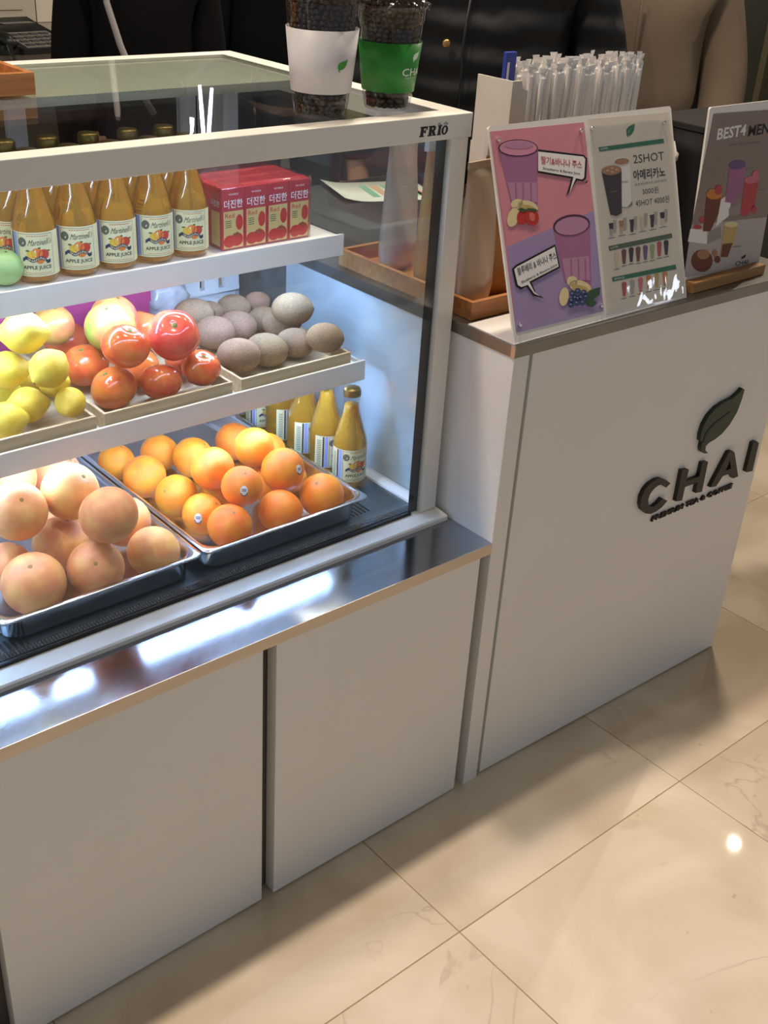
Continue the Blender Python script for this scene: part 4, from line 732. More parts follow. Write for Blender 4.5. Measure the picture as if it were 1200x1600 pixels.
def bottle():
    t = thing('juice_bottle', 'x', 'bottle')
    outer = [(0, .0015), (.022, .0), (.0275, .002), (.0303, .008), (.0308, .012), (.0308, .078), (.0303, .084), (.0270, .098), (.0215, .117), (.0165, .134), (.0140, .148), (.0134, .160), (.0148, .163), (.0148, .167), (.0134, .169), (.0134, .176)]
    lathe('glass_body', outer, BGL, t, 40)
    inner = [(0, .004), (.021, .003), (.0262, .005), (.0288, .010), (.0293, .014), (.0293, .077), (.0287, .083), (.0255, .0975), (.0200, .1165), (.0150, .1335), (.0125, .147), (.0121, .153), (0, .153)]
    lathe('juice', inner, JUICE, t, 40)
    bm = bmesh.new(); lathe_bm(bm, [(.0132, .1705), (.0152, .1705), (.0156, .1725), (.0150, .181), (.0135, .1838), (0, .1842)], 42)
    for v in bm.verts:
        r = math.hypot(v.co.x, v.co.y)
        if v.co.z < .1815 and r > .0145: k = 1 + .025 * math.cos(21 * math.atan2(v.co.y, v.co.x)); v.co.x *= k; v.co.y *= k
    done(bm, 'cap', CAP, t, True)
    R = .0312
    bm = bmesh.new(); patch(bm, -.052, .046, .0135, .0765, R, 40); lab = done(bm, 'paper_label', CREAM, t, True)
    bm = bmesh.new(); patch(bm, -.0255, -.0248, .016, .074, R + .0002, 2); patch(bm, .0250, .0256, .016, .074, R + .0002, 2); patch(bm, -.0255, .0256, .0157, .0163, R + .0002, 12); patch(bm, -.0255, .0256, .0737, .0743, R + .0002, 12)
    for i in range(14): patch(bm, -.048, -.040, .020 + i * .0036, .0214 + i * .0036, R + .0002, 3)
    done(bm, 'label_print', MEDAL, lab)
    bm = bmesh.new(); patch(bm, -.0375, -.0345, .0145, .0755, R + .0003, 3)
    f = wrap(R + .0004)
    text_into(bm, "Martinelli's", lambda u, v: f(-.0115 + u, .0575 + v + u * .06), .0335, .0088, -.1, .4)
    text_into(bm, 'APPLE JUICE', lambda u, v: f(-.0200 + u, .0225 + v), .0405, .0068, 1.6)
    done(bm, 'label_lettering', INK, lab)
    bm = bmesh.new(); patch(bm, -.0335, -.0275, .0145, .0755, R + .0003, 4); done(bm, 'label_stripe', LBLUE, lab)
    bm = bmesh.new(); disc(bm, -.0190, .0625, .0062, .0068, R + .0003, 20); done(bm, 'medallion', MEDAL, lab)
    bm = bmesh.new()
    for i in range(9): patch(bm, -.012 + i * .0035, -.0095 + i * .0035, .0708, .0718, R + .0003, 2)
    for i in range(12): patch(bm, -.017 + i * .0032, -.0148 + i * .0032, .0182, .0190, R + .0003, 2)
    disc(bm, .0105, .0455, .0078, .0072, R + .0004); done(bm, 'print_red', FRUITC[0], lab)
    bm = bmesh.new(); disc(bm, .0010, .0470, .0078, .0078, R + .0003); disc(bm, .0045, .0370, .006, .005, R + .0003); done(bm, 'print_orange', FRUITC[1], lab)
    bm = bmesh.new(); disc(bm, -.0070, .0450, .0065, .0058, R + .00025); done(bm, 'print_yellow', FRUITC[2], lab)
    bm = bmesh.new(); disc(bm, -.0120, .0505, .003, .0014, R + .0004, 8); disc(bm, .0175, .0500, .003, .0014, R + .0004, 8); disc(bm, .0045, .0545, .0022, .0014, R + .0005, 8); done(bm, 'print_leaf', FRUITC[3], lab)
    bm = bmesh.new(); n = 16; f = wrap(R + .0006); g = []
    for i in range(n + 1):
        u = -.020 + .040 * i / n; m_ = .0385 + .0022 * math.sin(u * 300) - (.002 if abs(u) > .015 else 0); g.append((bm.verts.new(f(u, m_ - .0026)), bm.verts.new(f(u, m_ + .0026))))
    for a, b in zip(g, g[1:]): bm.faces.new((a[0], b[0], b[1], a[1]))
    done(bm, 'ribbon', NAVY, lab)
    bm = bmesh.new(); f = wrap(R + .0008); text_into(bm, 'SPARKLING', lambda u, v: f(-.0125 + u, .0368 + v + .0022 * math.sin((u - .0125) * 300)), .0250, .0032, 1); done(bm, 'ribbon_lettering', CREAM, lab)
    return t
B0 = bottle(); kids_of(B0)
first = [True]
def place_bottle(x, y, z, rz_, label, grp):
    t = B0 if first[0] else copy_tree(B0)
    first[0] = False
    t.location = (x, y, z); t.rotation_euler = (0, 0, rz_); t['label'] = label; t['group'] = grp
ord_ = ['leftmost', 'second from left', 'middle', 'fourth from left', 'rightmost']
for i, x in enumerate((-.1310, -.0677, -.0044, .0589, .1222)):
    place_bottle(x, .4165, SH2 + .0003, [-.28, -.25, -.22, -.12, -.28][i] - .12, ['leftmost amber apple juice bottle in the front row of the upper shelf', 'second amber apple juice bottle from the left in the upper front row', 'middle one of five amber apple juice bottles in the upper front row', 'fourth amber apple juice bottle from the left in the upper front row', 'amber apple juice bottle next to the red cartons in the upper front row'][i], 'apple juice bottles on the upper shelf')
for i, x in enumerate((-.134, -.070, -.005, .060, .1225)):
    place_bottle(x, .4815, SH2 + .0003, -.9 + .3 * i, 'second row apple juice bottle behind %s of the upper shelf' % ['the leftmost front bottle', 'the second front bottle', 'the middle front bottle', 'the fourth front bottle', 'the front bottle by the cartons'][i], 'apple juice bottles on the upper shelf')
for i in range(6):
    place_bottle(.3690, .2945 + .0695 * i, .5570, [-.25, .35, .5, .75, -.05, .4][i], ['apple juice bottle nearest the glass beside the orange pan, label facing out', 'second apple juice bottle behind the nearest one beside the orange pan', 'third apple juice bottle along the right side of the orange pan', 'fourth apple juice bottle along the right side of the orange pan', 'fifth apple juice bottle beside the orange pan, label facing out under the shelf', 'rearmost apple juice bottle beside the orange pan'][i], 'apple juice bottles on the case floor')

# ------------------------------------------------------------------ red drink cartons
CR = mat('carton_red', 'c2313c', .28, noise=.1, nscale=30, coat=.6); CY = mat('carton_cream', 'd8c07c', .35); CWH = mat('carton_white', 'f1ecec', .4); CTOM = mat('carton_tomato', 'c8342c', .35); CGR = mat('carton_green', '4d6b3a', .4)
FILM = glassmat('shrink_film', (.97, .95, .97), 1.45, .08)
def carton():
    t = thing('drink_carton', 'x', 'carton'); W, D_, H_ = .0214, .0184, .0985
    bd = box('carton_body', -W, W, -D_, D_, 0, H_, CR, t, .0012)
    f = lambda u, v: (u, -D_ - .0003, v)
    bm = bmesh.new(); prism_bm(bm, [(-.0185, .003), (.0185, .003), (.0185, .062), (-.0185, .062)], f, lambda u, v: (u, -D_ - .0001, v))
    prism_bm(bm, [(-.012, .006), (.012, .006), (.012, .060), (-.012, .060)], lambda u, v: (-W - .0003, u, v), lambda u, v: (-W - .0001, u, v)); done(bm, 'cream_panel', CY, bd)
    bm = bmesh.new(); text_into(bm, '더진한', lambda u, v: (-.0175 + u, -D_ - .0005, .0665 + v), .035, .0135, 1.6); text_into(bm, '아이배냇', lambda u, v: (-.009 + u, -D_ - .0005, .0865 + v), .018, .0035, 1)
    text_into(bm, '더진한', lambda u, v: (-W - .0005, .012 - u, .068 + v), .024, .010, 1.6); done(bm, 'white_lettering', CWH, bd)
    bm = bmesh.new(); text_into(bm, 'Red', lambda u, v: (-.0155 + u, -D_ - .0006, .0515 + v), .017, .0075, .4)
    bm2 = bmesh.new()
    for cx, cz, rx, rz2 in ((-.008, .014, .011, .010), (.006, .016, .012, .011), (.011, .043, .0068, .0125)):
        bm.faces.new([bm.verts.new((cx + rx * math.cos(a * PI / 9), -D_ - .0005, cz + rz2 * math.sin(a * PI / 9))) for a in range(18)])
    done(bm, 'tomato_print', CTOM, bd)
    bm = bm2
    for k in range(5):
        a = k * 1.256; prism_bm(bm, [(.006, .024), (.006 + .006 * math.cos(a), .024 + .005 * math.sin(a)), (.006 + .004 * math.cos(a + .5), .024 + .004 * math.sin(a + .5))], lambda u, v: (u, -D_ - .0008, v), lambda u, v: (u, -D_ - .0007, v))
    for k in range(4): prism_bm(bm, [(-.015, .047 - k * .0032), (-.004, .047 - k * .0032), (-.004, .0458 - k * .0032), (-.015, .0458 - k * .0032)], lambda u, v: (u, -D_ - .0006, v), lambda u, v: (u, -D_ - .0005, v))
    done(bm, 'green_print', CGR, bd)
    bm = bmesh.new(); prism_bm(bm, [(-W, -.002), (W, -.002), (W, .002), (-W, .002)], lambda u, v: (u, v, H_), lambda u, v: (u, v + .0015, H_ + .0016)); lathe_bm(bm, [(0, H_ + .0003), (.0035, H_ + .0003), (.0035, H_ + .0006), (0, H_ + .0006)], 12, .011, -.010); done(bm, 'top_fold', CR, t)
    return t
K0 = carton(); kids_of(K0); rows = ['front', 'second', 'third', 'rear']; cols = ['leftmost', 'second from left', 'third from left', 'rightmost']
for r_ in range(4):
    for c_ in range(4):
        t = K0 if (r_, c_) == (0, 0) else copy_tree(K0)
        t.location = (.1962 + c_ * .0434, .4200 + r_ * .0376, SH2 + .0003)
        t['label'] = 'red drink carton in the %s row of its block, %s' % (rows[r_], cols[c_]); t['group'] = 'shrink wrapped red cartons on the upper shelf'
bm = bmesh.new(); x0, x1, y0, y1, z0, z1 = .1735, .3490, .3998, .5525, SH2 + .001, SH2 + .1015
v = [bm.verts.new(p) for p in ((x0, y0, z0), (x1, y0, z0), (x1, y0, z1), (x0, y0, z1), (x0, y1, z0), (x1, y1, z0), (x1, y1, z1), (x0, y1, z1))]
for f in ((0, 1, 2, 3), (3, 2, 6, 7), (4, 0, 3, 7), (1, 5, 6, 2)): bm.faces.new([v[i] for i in f])
bmesh.ops.subdivide_edges(bm, edges=bm.edges, cuts=12, use_grid_fill=True)
rr = random.Random(3)
for p in bm.verts: p.co += Vector((rr.uniform(-1, 1), rr.uniform(-1, 1), rr.uniform(-1, 1))) * .0004
o = done(bm, 'shrink_wrap', FILM, None, True); tag(o, 'clear shrink film stretched around the block of red cartons', 'wrapping')
# ------------------------------------------------------------------ cups of coffee beans on the case
BEAN = mat('coffee_bean', '1e130c', .35, noise=.5, nscale=60, col2='33200f')
WSL = mat('sleeve_white', 'dcd6d6', .45); GSL = mat('sleeve_green', '2f8a34', .4); GLF = mat('leaf_bright_green', '3f9a37', .45); WPR = mat('print_white', 'e8efe6', .5)
LEAFP = [(u, v) for u, v in LOGO['leaf']]
lu0, lv0 = min(p[0] for p in LEAFP), min(p[1] for p in LEAFP); lh_ = max(p[1] for p in LEAFP) - lv0
def leaf_shape(bm, f, u, v, h):
    bm.faces.new([bm.verts.new(f(u + (a - lu0) / lh_ * h, v + (b - lv0) / lh_ * h)) for a, b in LEAFP])
def cup(x, y, rb, rt, H_, lid, sl0, sl1, sm, label, extra):
    t = thing('bean_cup', label, 'cup', (x, y, ZT)); rad = lambda z: rb + (rt - rb) * z / H_
    prof = [(0, .003), (rb - .006, .002), (rb - .003, 0), (rb - .001, .001), (rb, .004), (rad(.016), .016), (rad(.018) + .0012, .018)]
    prof += [(rad(z), z) for z in (.03, .08, H_ - .03, H_ - .022)] + [(rad(H_ - .02) + .002, H_ - .018), (rad(H_) + .001, H_ - .003), (rt + .004, H_)]
    lathe('cup_wall', prof, CUPG, t, 48)
    bm = bmesh.new(); rr = random.Random(4)
    base = bmesh.ops.create_icosphere(bm, subdivisions=1, radius=1)['verts']; bmesh.ops.delete(bm, geom=base, context='VERTS')
    z = .007
    ico = bpy.data.meshes.new('tmp'); b2 = bmesh.new(); bmesh.ops.create_icosphere(b2, subdivisions=1, radius=1); b2.to_mesh(ico); b2.free()
    lathe_bm(bm, [(0, .004), (rb - .008, .004), (rt - .010, H_ - .006), (0, H_ - .006)], 20)
    while z < H_ + (.012 if lid else 0):
        R = rad(min(z, H_)) - .0062; n = int(2 * PI * R / .0088)
        for i in range(n):
            a = 2 * PI * (i + rr.random() * .5) / n; M = Matrix.Translation((R * math.cos(a), R * math.sin(a), z + rr.uniform(-.001, .001))) @ Matrix.Rotation(a, 4, 'Z') @ Matrix.Rotation(rr.uniform(-1, 1), 4, 'X') @ Matrix.Diagonal((.0034, .0056, .0042, 1))
            k = len(bm.verts); bm.from_mesh(ico); bm.verts.ensure_lookup_table(); bmesh.ops.transform(bm, matrix=M, verts=bm.verts[k:])
        z += .0068
    for i in range(60):
        a = rr.random() * 6.28; R = rr.random() ** .5 * (rt - .01); M = Matrix.Translation((R * math.cos(a), R * math.sin(a), H_ - .004 + rr.random() * .006)) @ Matrix.Rotation(rr.random() * 6, 4, 'Z') @ Matrix.Diagonal((.0034, .0056, .0042, 1))
        k = len(bm.verts); bm.from_mesh(ico); bm.verts.ensure_lookup_table(); bmesh.ops.transform(bm, matrix=M, verts=bm.verts[k:])
    o = done(bm, 'coffee_beans', BEAN, t, True); tag(o, kind='stuff')
    bm = bmesh.new(); lathe_bm(bm, [(rad(sl0) + .0012, sl0), (rad(sl1) + .0012, sl1), (rad(sl1) + .0020, sl1), (rad(sl0) + .0020, sl0), (rad(sl0) + .0012, sl0)], 48); slv = done(bm, 'paper_sleeve', sm, t, True)
    def f(u, v):
        R = rad(v) + .0024; return (R * math.sin(u / R), -R * math.cos(u / R), v)
    extra(f, slv)
    if lid:
        lathe('dome_lid', [(rt + .0052, H_ - .004), (rt + .0062, H_ - .001), (rt + .0062, H_ + .003), (rt + .003, H_ + .005), (rt - .001, H_ + .006), (rt - .004, H_ + .022), (rt - .014, H_ + .040), (.016, H_ + .050), (.0135, H_ + .050)], CUPG, t, 48)
    return t
def ex1(f, p):
    bm = bmesh.new(); leaf_shape(bm, f, -.0075, .062, .0165); done(bm, 'leaf_print', GLF, p)
def ex2(f, p):
    bm = bmesh.new(); leaf_shape(bm, f, .0065, .068, .0145); text_into(bm, 'CHAI', lambda u, v: f(-.010 + u, .0495 + v), .044, .0105, .8); text_into(bm, 'PREMIUM TEA & COFFEE', lambda u, v: f(-.004 + u, .046 + v), .030, .0016, .3); done(bm, 'sleeve_lettering', WPR, p)
cup(.2135, .207, .0365, .0545, .175, True, .033, .114, WSL, 'tall clear cup of coffee beans with a white leaf sleeve', ex1)
cup(.3405, .212, .0335, .0495, .140, True, .026, .093, GSL, 'clear lidded cup of coffee beans with a green sleeve', ex2)

# ------------------------------------------------------------------ sign stands
PCOL = dict(plum_pink='cf8490', lilac='9d88b2', smoothie='a0688c', smoothie_light='b5829f', smoothie_pink='cf8aa4', rim_dark='4a3040', banana='dccb9c', banana_dark='bfa468', berry_red='b8352f', berry_pink='d76a60', leaf_print='37553a', ink='1c1918', paper='e9e3df', text_red='b83a48', text_navy='4a3a5c', blueberry='3b4768', blueberry_hi='7d8fb5', paper_warm='d9cfbf', leaf_green='1f6b4a', bar_olive='4a5d3c', gray_ink='75706a', cola='33201f', coffee_tan='a87a55', coffee_light='c9a27c', mini_gray='a8a39b', mini_cream='cfc0a6', mini_brown='6f3f2c', mini_purple='6d4f7d', mini_green='93a676', mini_red='b5484c', mini_pink='c9717c', mini_orange='c98038', sign_taupe='8c7c74', sign_pale='b5aaa6', sign_shade='968a84')
def printed(parent, items, f, ox=0, oy=0):
    """flat print built as thin inks on the sheet; f(u, v, h) -> point h metres proud of the sheet"""
    byc = {}
    for it in items: byc.setdefault(it[1], []).append(it)
    groups = []
    for col, L_ in byc.items():
        big = [it for it in L_ if it[0] == 'p' and max(p[0] for p in it[3]) - min(p[0] for p in it[3]) > 12]
        groups += [(col, [it]) for it in big]; rest = [it for it in L_ if it not in big]
        if rest: groups.append((col, rest))
    for col, L_ in groups:
        bm = bmesh.new()
        for it in L_:
            h = .0004 + .00022 * it[2]
            if it[0] == 'p': bm.faces.new([bm.verts.new(f(u / 1000, v / 1000, h)) for u, v in it[3]])
            else:
                _, _, _, s_, a, b, ht, bold = it; dx, dy = (b[0] - a[0]) / 1000, (b[1] - a[1]) / 1000; ln = math.hypot(dx, dy); cx, cy = dx / ln, dy / ln
                text_into(bm, s_, lambda u, v: f(a[0] / 1000 + u * cx - v * cy, a[1] / 1000 + u * cy + v * cx, h), ln, ht / 1000 * (.92 if ht > 20 else 1), bold)
        bmesh.ops.triangulate(bm, faces=bm.faces[:])
        me = bpy.data.meshes.new('print'); bm.to_mesh(me); bm.free(); link('print_' + col, me, parent, mat('print_' + col, PCOL[col], .55, spec=.3))
WPL = mat('white_acrylic', 'e4ddd6', .22, coat=.3)
# juice sign leaning back
V1 = Vector((0, .103, .307)).normalized(); N1 = Vector((0, -V1.z, V1.y))
O1 = Vector((.4445, -.0005, .9005))
def f1(u, v, h): return O1 + Vector((1, 0, 0)) * u + V1 * v + N1 * h
sg = thing('menu_sign', 'white sign with juice poster and coffee menu poster on the counter corner', 'sign')
bm = bmesh.new(); pts = rrect(0, .4385, 0, .3245, .006, 4); prism_bm(bm, pts, lambda u, v: f1(u, v, -.003), lambda u, v: f1(u, v, 0)); plate = done(bm, 'plate', WPL, sg)
bm = bmesh.new(); box_bm(bm, .4445, .883, -.0005, .104, .9003, .9028, .0005); done(bm, 'foot', WPL, sg)
bm = bmesh.new(); prism_bm(bm, [(.0, .9028), (.101, .9028), (.103, .9045), (.0065, .9060)], lambda y, z: (.655, y + .004, z), lambda y, z: (.675, y + .004, z)); done(bm, 'foot_gusset', WPL, sg)
a_ = [i for i in SIGN_JUICE]
k = next(i for i, it in enumerate(a_) if it[1] == 'paper_warm')
qd = a_[k][3]; bm = bmesh.new(); prism_bm(bm, [(u / 1000, v / 1000) for u, v in qd], lambda u, v: f1(u, v, .0001), lambda u, v: f1(u, v, .0005)); p2 = done(bm, 'coffee_poster', mat('print_paper_warm', PCOL['paper_warm'], .5), sg)
qa, qb = a_[0][3], a_[1][3]; bm = bmesh.new(); prism_bm(bm, [(u / 1000, v / 1000) for u, v in (qa[0], qa[1], qb[2], qb[3])], lambda u, v: f1(u, v, .0001), lambda u, v: f1(u, v, .0004)); p1 = done(bm, 'juice_poster', mat('print_plum_pink', PCOL['plum_pink'], .5), sg)
printed(p1, a_[:k], f1); printed(p2, a_[k:], f1)
# glossy pocket over the coffee poster with wrinkled film
bm = bmesh.new(); n = 26; Q = [Vector((u / 1000, v / 1000)) for u, v in (qd[3], qd[2], qd[1], qd[0])]; rr = random.Random(8); G_ = []
for i in range(n + 1):
    row = []
    for j in range(n + 1):
        s, t_ = i / n, j / n; p = Q[0].lerp(Q[1], s).lerp(Q[3].lerp(Q[2], s), t_); hgt = .0024 + .0004 * math.sin(7 * s + 3 * t_) * math.sin(5 * t_ + 1) + (rr.uniform(-.0005, .0005) if (t_ < .14 or (s > .78 and t_ < .3)) else 0)
        row.append(bm.verts.new(f1(p.x, p.y, hgt)))
    G_.append(row)
for i in range(n):
    for j in range(n): bm.faces.new((G_[i][j], G_[i + 1][j], G_[i + 1][j + 1], G_[i][j + 1]))
done(bm, 'clear_pocket', SLEEVE, sg, True)
q1 = N1.to_track_quat('Z', 'Y').to_euler()
bm = bmesh.new(); lathe_bm(bm, [(0, -.001), (.0032, -.001), (.0032, .0045), (.0026, .0055), (0, .0058)], 14); sm_ = None
for u, v in ((.0155, .3041), (.2004, .3024), (.2277, .3039), (.4121, .2990), (.0138, .0295), (.2066, .0257)):
    if sm_ is None: o = done(bm, 'screw', CHROME, sg, True); sm_ = o.data
    else: o = link('screw', sm_, sg)
    o.location = f1(u, v, .0); o.rotation_euler = q1
# second sign in a wooden block
V2 = Vector((0, .018, .3)).normalized(); N2 = Vector((0, -V2.z, V2.y)); O2 = Vector((.918, .029, .913))
def f2(u, v, h): return O2 + Vector((1, 0, 0)) * u + V2 * v + N2 * h
s2 = thing('menu_sign', 'narrow taupe sign in a wooden block with four drinks on it', 'sign')
bm = bmesh.new(); prism_bm(bm, rrect(-.002, .213, 0, .300, .004, 3), lambda u, v: f2(u, v, -.004), lambda u, v: f2(u, v, 0)); pl2 = done(bm, 'plate', WPL, s2)
bm = bmesh.new()
for b in ((.912, 1.137, .008, .0285, .9003, .9190), (.912, 1.137, .0345, .060, .9003, .9190), (.912, 1.137, .0285, .0345, .9003, .9122)): box_bm(bm, *b, .0006)
done(bm, 'wooden_base', PLY, s2)
printed(pl2, SIGN_BEST, f2)

# ------------------------------------------------------------------ tray, pouches, straws and more on the counter
tray('wooden_tray', 'brown wooden tray on the service counter holding stand up pouches', .4625, .648, .1160, .462, .9003, .0305, .009, WOOD)
KRAFT = mat('kraft_paper', 'b9894f', .5, noise=.12, nscale=14); FROST = mat('frosted_pouch', 'c9b39c', .3, noise=.08, nscale=10, trans=.15); HEAD = mat('pouch_header', 'ddd2c8', .45)
def pouch(x, y, rz_, wd, h, m, label, hd=True):
    t = thing('stand_up_pouch', label, 'pouch', (x, y, .9048), rz_, 'pouches in the wooden tray')
    bm = bmesh.new(); n, k = 16, 14; F_, B_ = [], []
    for j in range(k + 1):
        z = j / k; th = .030 * (1 - z) ** .8 * (.55 + .45 * min(1, z * 6)) + .0015; fr, bk = [], []
        for i in range(n + 1):
            s = i / n * 2 - 1; bul = (1 - s * s) ** .5 * .9 + .1 if abs(s) < 1 else .1
            ww = wd / 2 * (1 - .04 * z); zz = h * z + (.010 * s * s if j == 0 else 0)
            fr.append(bm.verts.new((s * ww, -th * bul - .001 * math.sin(9 * z + 4 * s), zz))); bk.append(bm.verts.new((s * ww, th * bul, zz)))
        F_.append(fr); B_.append(bk)
    for A in (F_, B_):
        for j in range(k):
            for i in range(n): bm.faces.new((A[j][i], A[j][i + 1], A[j + 1][i + 1], A[j + 1][i]))
    for i in range(n): bm.faces.new((F_[0][i], F_[0][i + 1], B_[0][i + 1], B_[0][i])); bm.faces.new((F_[k][i], F_[k][i + 1], B_[k][i + 1], B_[k][i]))
    for j in range(k):
        for i in (0, n): bm.faces.new((F_[j][i], F_[j + 1][i], B_[j + 1][i], B_[j][i]))
    done(bm, 'bag_body', m, t, True)
    if hd:
        bm = bmesh.new(); box_bm(bm, -wd / 2 - .001, wd / 2 + .001, -.0048, .0048, h - .030, h + .012, .001); hdo = done(bm, 'folded_header', HEAD, t)
        bm = bmesh.new(); text_into(bm, '냉동 유기농', lambda u, v: (-wd / 2 + .008 + u, -.0052, h - .006 + v), .05, .007, 1); done(bm, 'header_lettering', mat('print_ink', PCOL['ink'], .5), hdo)
    else:
        bm = bmesh.new(); box_bm(bm, -wd / 2 * .96, wd / 2 * .96, -.0022, .0022, h - .002, h + .010, .0005); done(bm, 'zip_seal', m, t)
    return t
pouch(.516, .172, .10, .080, .225, FROST, 'frosted tan pouch at the near end of the tray, beside the case post', False)
pouch(.592, .200, -.08, .084, .262, KRAFT, 'kraft pouch with white folded header beside the juice sign')
pouch(.520, .275, .2, .084, .262, KRAFT, 'kraft pouch with white folded header just behind the case post')
pouch(.535, .385, .25, .090, .235, FROST, 'pale frosted pouch deepest in the tray, seen through the glass', False)
# straw box
WCARD = mat('white_card', 'd9d0c6', .5)
t = thing('straw_box', 'white open box full of wrapped straws behind the juice sign', 'box', (0, 0, .9003))
boxes('box_wall', [(.658, 1.03, .262, .265, 0, .225), (.658, 1.03, .345, .348, 0, .225), (.658, .661, .265, .345, 0, .335), (1.027, 1.03, .265, .345, 0, .225), (.661, 1.027, .265, .345, 0, .004), (.661, 1.027, .265, .345, .092, .096)], WCARD, t)
bm = bmesh.new(); prism_bm(bm, [(.658, .225), (.697, .225), (.697, .318), (.684, .322), (.680, .335), (.658, .335)], lambda x, z: (x, .2619, z), lambda x, z: (x, .2649, z)); done(bm, 'side_pocket', WCARD, t)
BLUE = mat('blue_card', '2b3f9c', .4); t = thing('blue_packet', 'slim blue packet standing at the left end of the straw box', 'packet', (.6905, .305, .9965))
box('packet_body', -.0125, .0125, -.004, .004, 0, .278, BLUE, t, .001); bm = bmesh.new(); text_into(bm, 'STRAW', lambda u, v: (-.0055 + v, -.0045, .245 - u), .05, .008, 1); 
bm.free(); bm = bmesh.new(); prism_bm(bm, [(-.009, .19), (-.004, .19), (-.004, .262), (-.009, .262)], lambda u, v: (u, -.0043, v), lambda u, v: (u, -.0047, v)); done(bm, 'packet_stripe', STICK, t)
STR = mat('straw_white', 'e6e0dc', .35, sss=.1); WRAPM = mat('straw_wrapper', 'ece8e6', .18, coat=.6, trans=.0, noise=.08, nscale=300)
def straw_proto():
    t = thing('wrapped_straw', 'x', 'straw')
    bm = bmesh.new(); tube_bm(bm, [(0, 0, 0), (0, 0, .12), (0, 0, .235)], .0038, 8); done(bm, 'straw_tube', STR, t, True)
    bm = bmesh.new(); n = 9; zs = [0, .06, .12, .18, .228, .236, .242, .247, .252]; A = []
    for k, z in enumerate(zs):
        e = max(0, (z - .225) / .027); w_ = .0054 + .0022 * e + (.0008 * math.sin(k * 5) if e > 0 else 0); th = .0045 * (1 - e) + .0005; ox = .0016 * math.sin(k * 3.1) * e; oy = .0022 * math.sin(k * 2.3) * e
        A.append([bm.verts.new((ox + w_ * math.cos(a), oy + th * math.sin(a), z)) for a in [i * PI / 4 for i in range(8)]])
    for a, b in zip(A, A[1:]):
        for i in range(8): bm.faces.new((a[i], a[(i + 1) % 8], b[(i + 1) % 8], b[i]))
    bm.faces.new(A[-1]); done(bm, 'wrapper', WRAPM, t); return t
SP = straw_proto(); kids_of(SP); rr = random.Random(11); fs = True
for bnd, (xa, xb, n) in enumerate(((.709, .868, 16), (.884, 1.018, 14))):
    for row in range(4):
        for i in range(n):
            x = xa + (xb - xa) * (i + .5 * (row % 2)) / n; y = .275 + row * .0185
            t = SP if fs else copy_tree(SP); fs = False
            t.location = (x, y, .9968 + rr.uniform(0, .016)); lean = (rr.uniform(-.03, .03) + (.06 * (i / n - .35) if bnd else .02 * (i / n - .5)))
            t.rotation_euler = (rr.uniform(-.03, .03), lean, rr.uniform(-.25, .25))
            t['label'] = ['white straw in a clear wrapper in the left bundle of the straw box', 'white straw in a clear wrapper in the taller right bundle'][bnd]; t['group'] = ['straws in the left bundle', 'straws in the right bundle'][bnd]
# paper sheet on the counter behind the case
PAP = mat('sheet_paper', 'e6e2cc', .5)
t = thing('paper_sheet', 'white sheet with green and orange bars lying on the counter behind the case', 'paper', (.885, .845, .9004), -.33)
bm = bmesh.new(); n = 12; g = []
for i in range(n + 1):
    x = -.115 + .23 * i / n; z = .0006 + .010 * max(0, (-x - .05) / .065) ** 2; g.append([bm.verts.new((x, yy, z + dz)) for yy, dz in ((-.085, 0), (.085, 0), (.085, .0004), (-.085, .0004))])
for a, b in zip(g, g[1:]):
    for i in range(4): bm.faces.new((a[i], a[(i + 1) % 4], b[(i + 1) % 4], b[i]))
bm.faces.new(g[0]); bm.faces.new(g[-1]); sh = done(bm, 'sheet', PAP, t, True)
for nm, cc, ox in (('green_bar', '8fc09a', 0), ('orange_bar', 'e0b58c', .026)):
    boxes(nm, [(x, x + .018, -.05, .05, .0011, .0014) for x in (-.035 + ox, .018 + ox, .071 + ox * .3)], mat('print_' + nm, cc, .5), sh)
# stack of lidded cups right of the sign
t = thing('lidded_cup', 'clear cup with a white lid peeking out right of the juice sign', 'cup', (.957, .175, .9003))
lathe('cup_wall', [(0, .002), (.026, .002), (.030, .004), (.041, .195), (.042, .20), (.040, .20), (.028, .006), (0, .005)], CUPG, t, 32)
lathe('lid', [(.0425, .200), (.044, .202), (.044, .212), (.040, .215), (.034, .232), (.012, .234), (0, .234)], mat('lid_white', 'd5d0c8', .4), t, 32)
# black counter appliance
t = thing('card_terminal', 'black ribbed appliance standing on the counter between the two signs', 'appliance', (0, 0, .9003))
boxes('housing', [(1.012, 1.215, .075, .240, .006, .250)], BLACKP, t, .004)
boxes('rib', [(1.010, 1.217, .0735, .0760, z, z + .004) for z in (.06, .12, .18, .22)], BLACK, t); boxes('foot', [(x, x + .02, y, y + .02, 0, .0062) for x in (1.02, 1.19) for y in (.085, .21)], BLACK, t)
boxes('top_cover', [(1.008, 1.219, .071, .244, .2502, .262)], BLACK, t, .003)

# ------------------------------------------------------------------ staff counter far behind with phone and boxes
CTG = mat('staff_counter_top', '6f685e', .15, .3, noise=.1); CTB = mat('staff_counter_body', '4a443c', .5)
t = thing('staff_counter', 'long grey topped work counter behind the staff at the upper left', 'counter')
box('worktop', .2, 1.72, 2.5, 3.75, .92, .95, CTG, t, .002); box('body', .24, 1.68, 2.55, 3.72, 0, .92, CTB, t)
PHB = mat('phone_black', '222222', .35); PHG = mat('phone_grey', '807d78', .4); KEY = mat('phone_key', '4d4b48', .4)
t = thing('desk_phone', 'black desk phone with a grey keypad at the upper left behind the case', 'phone', (.865, 2.75, .9503), .12)
bm = bmesh.new(); prism_bm(bm, [(-.14, 0), (.17, 0), (.17, .075), (.10, .060), (-.14, .018)], lambda y, z: (-.02, y, z), lambda y, z: (.19, y, z)); done(bm, 'body', PHB, t)
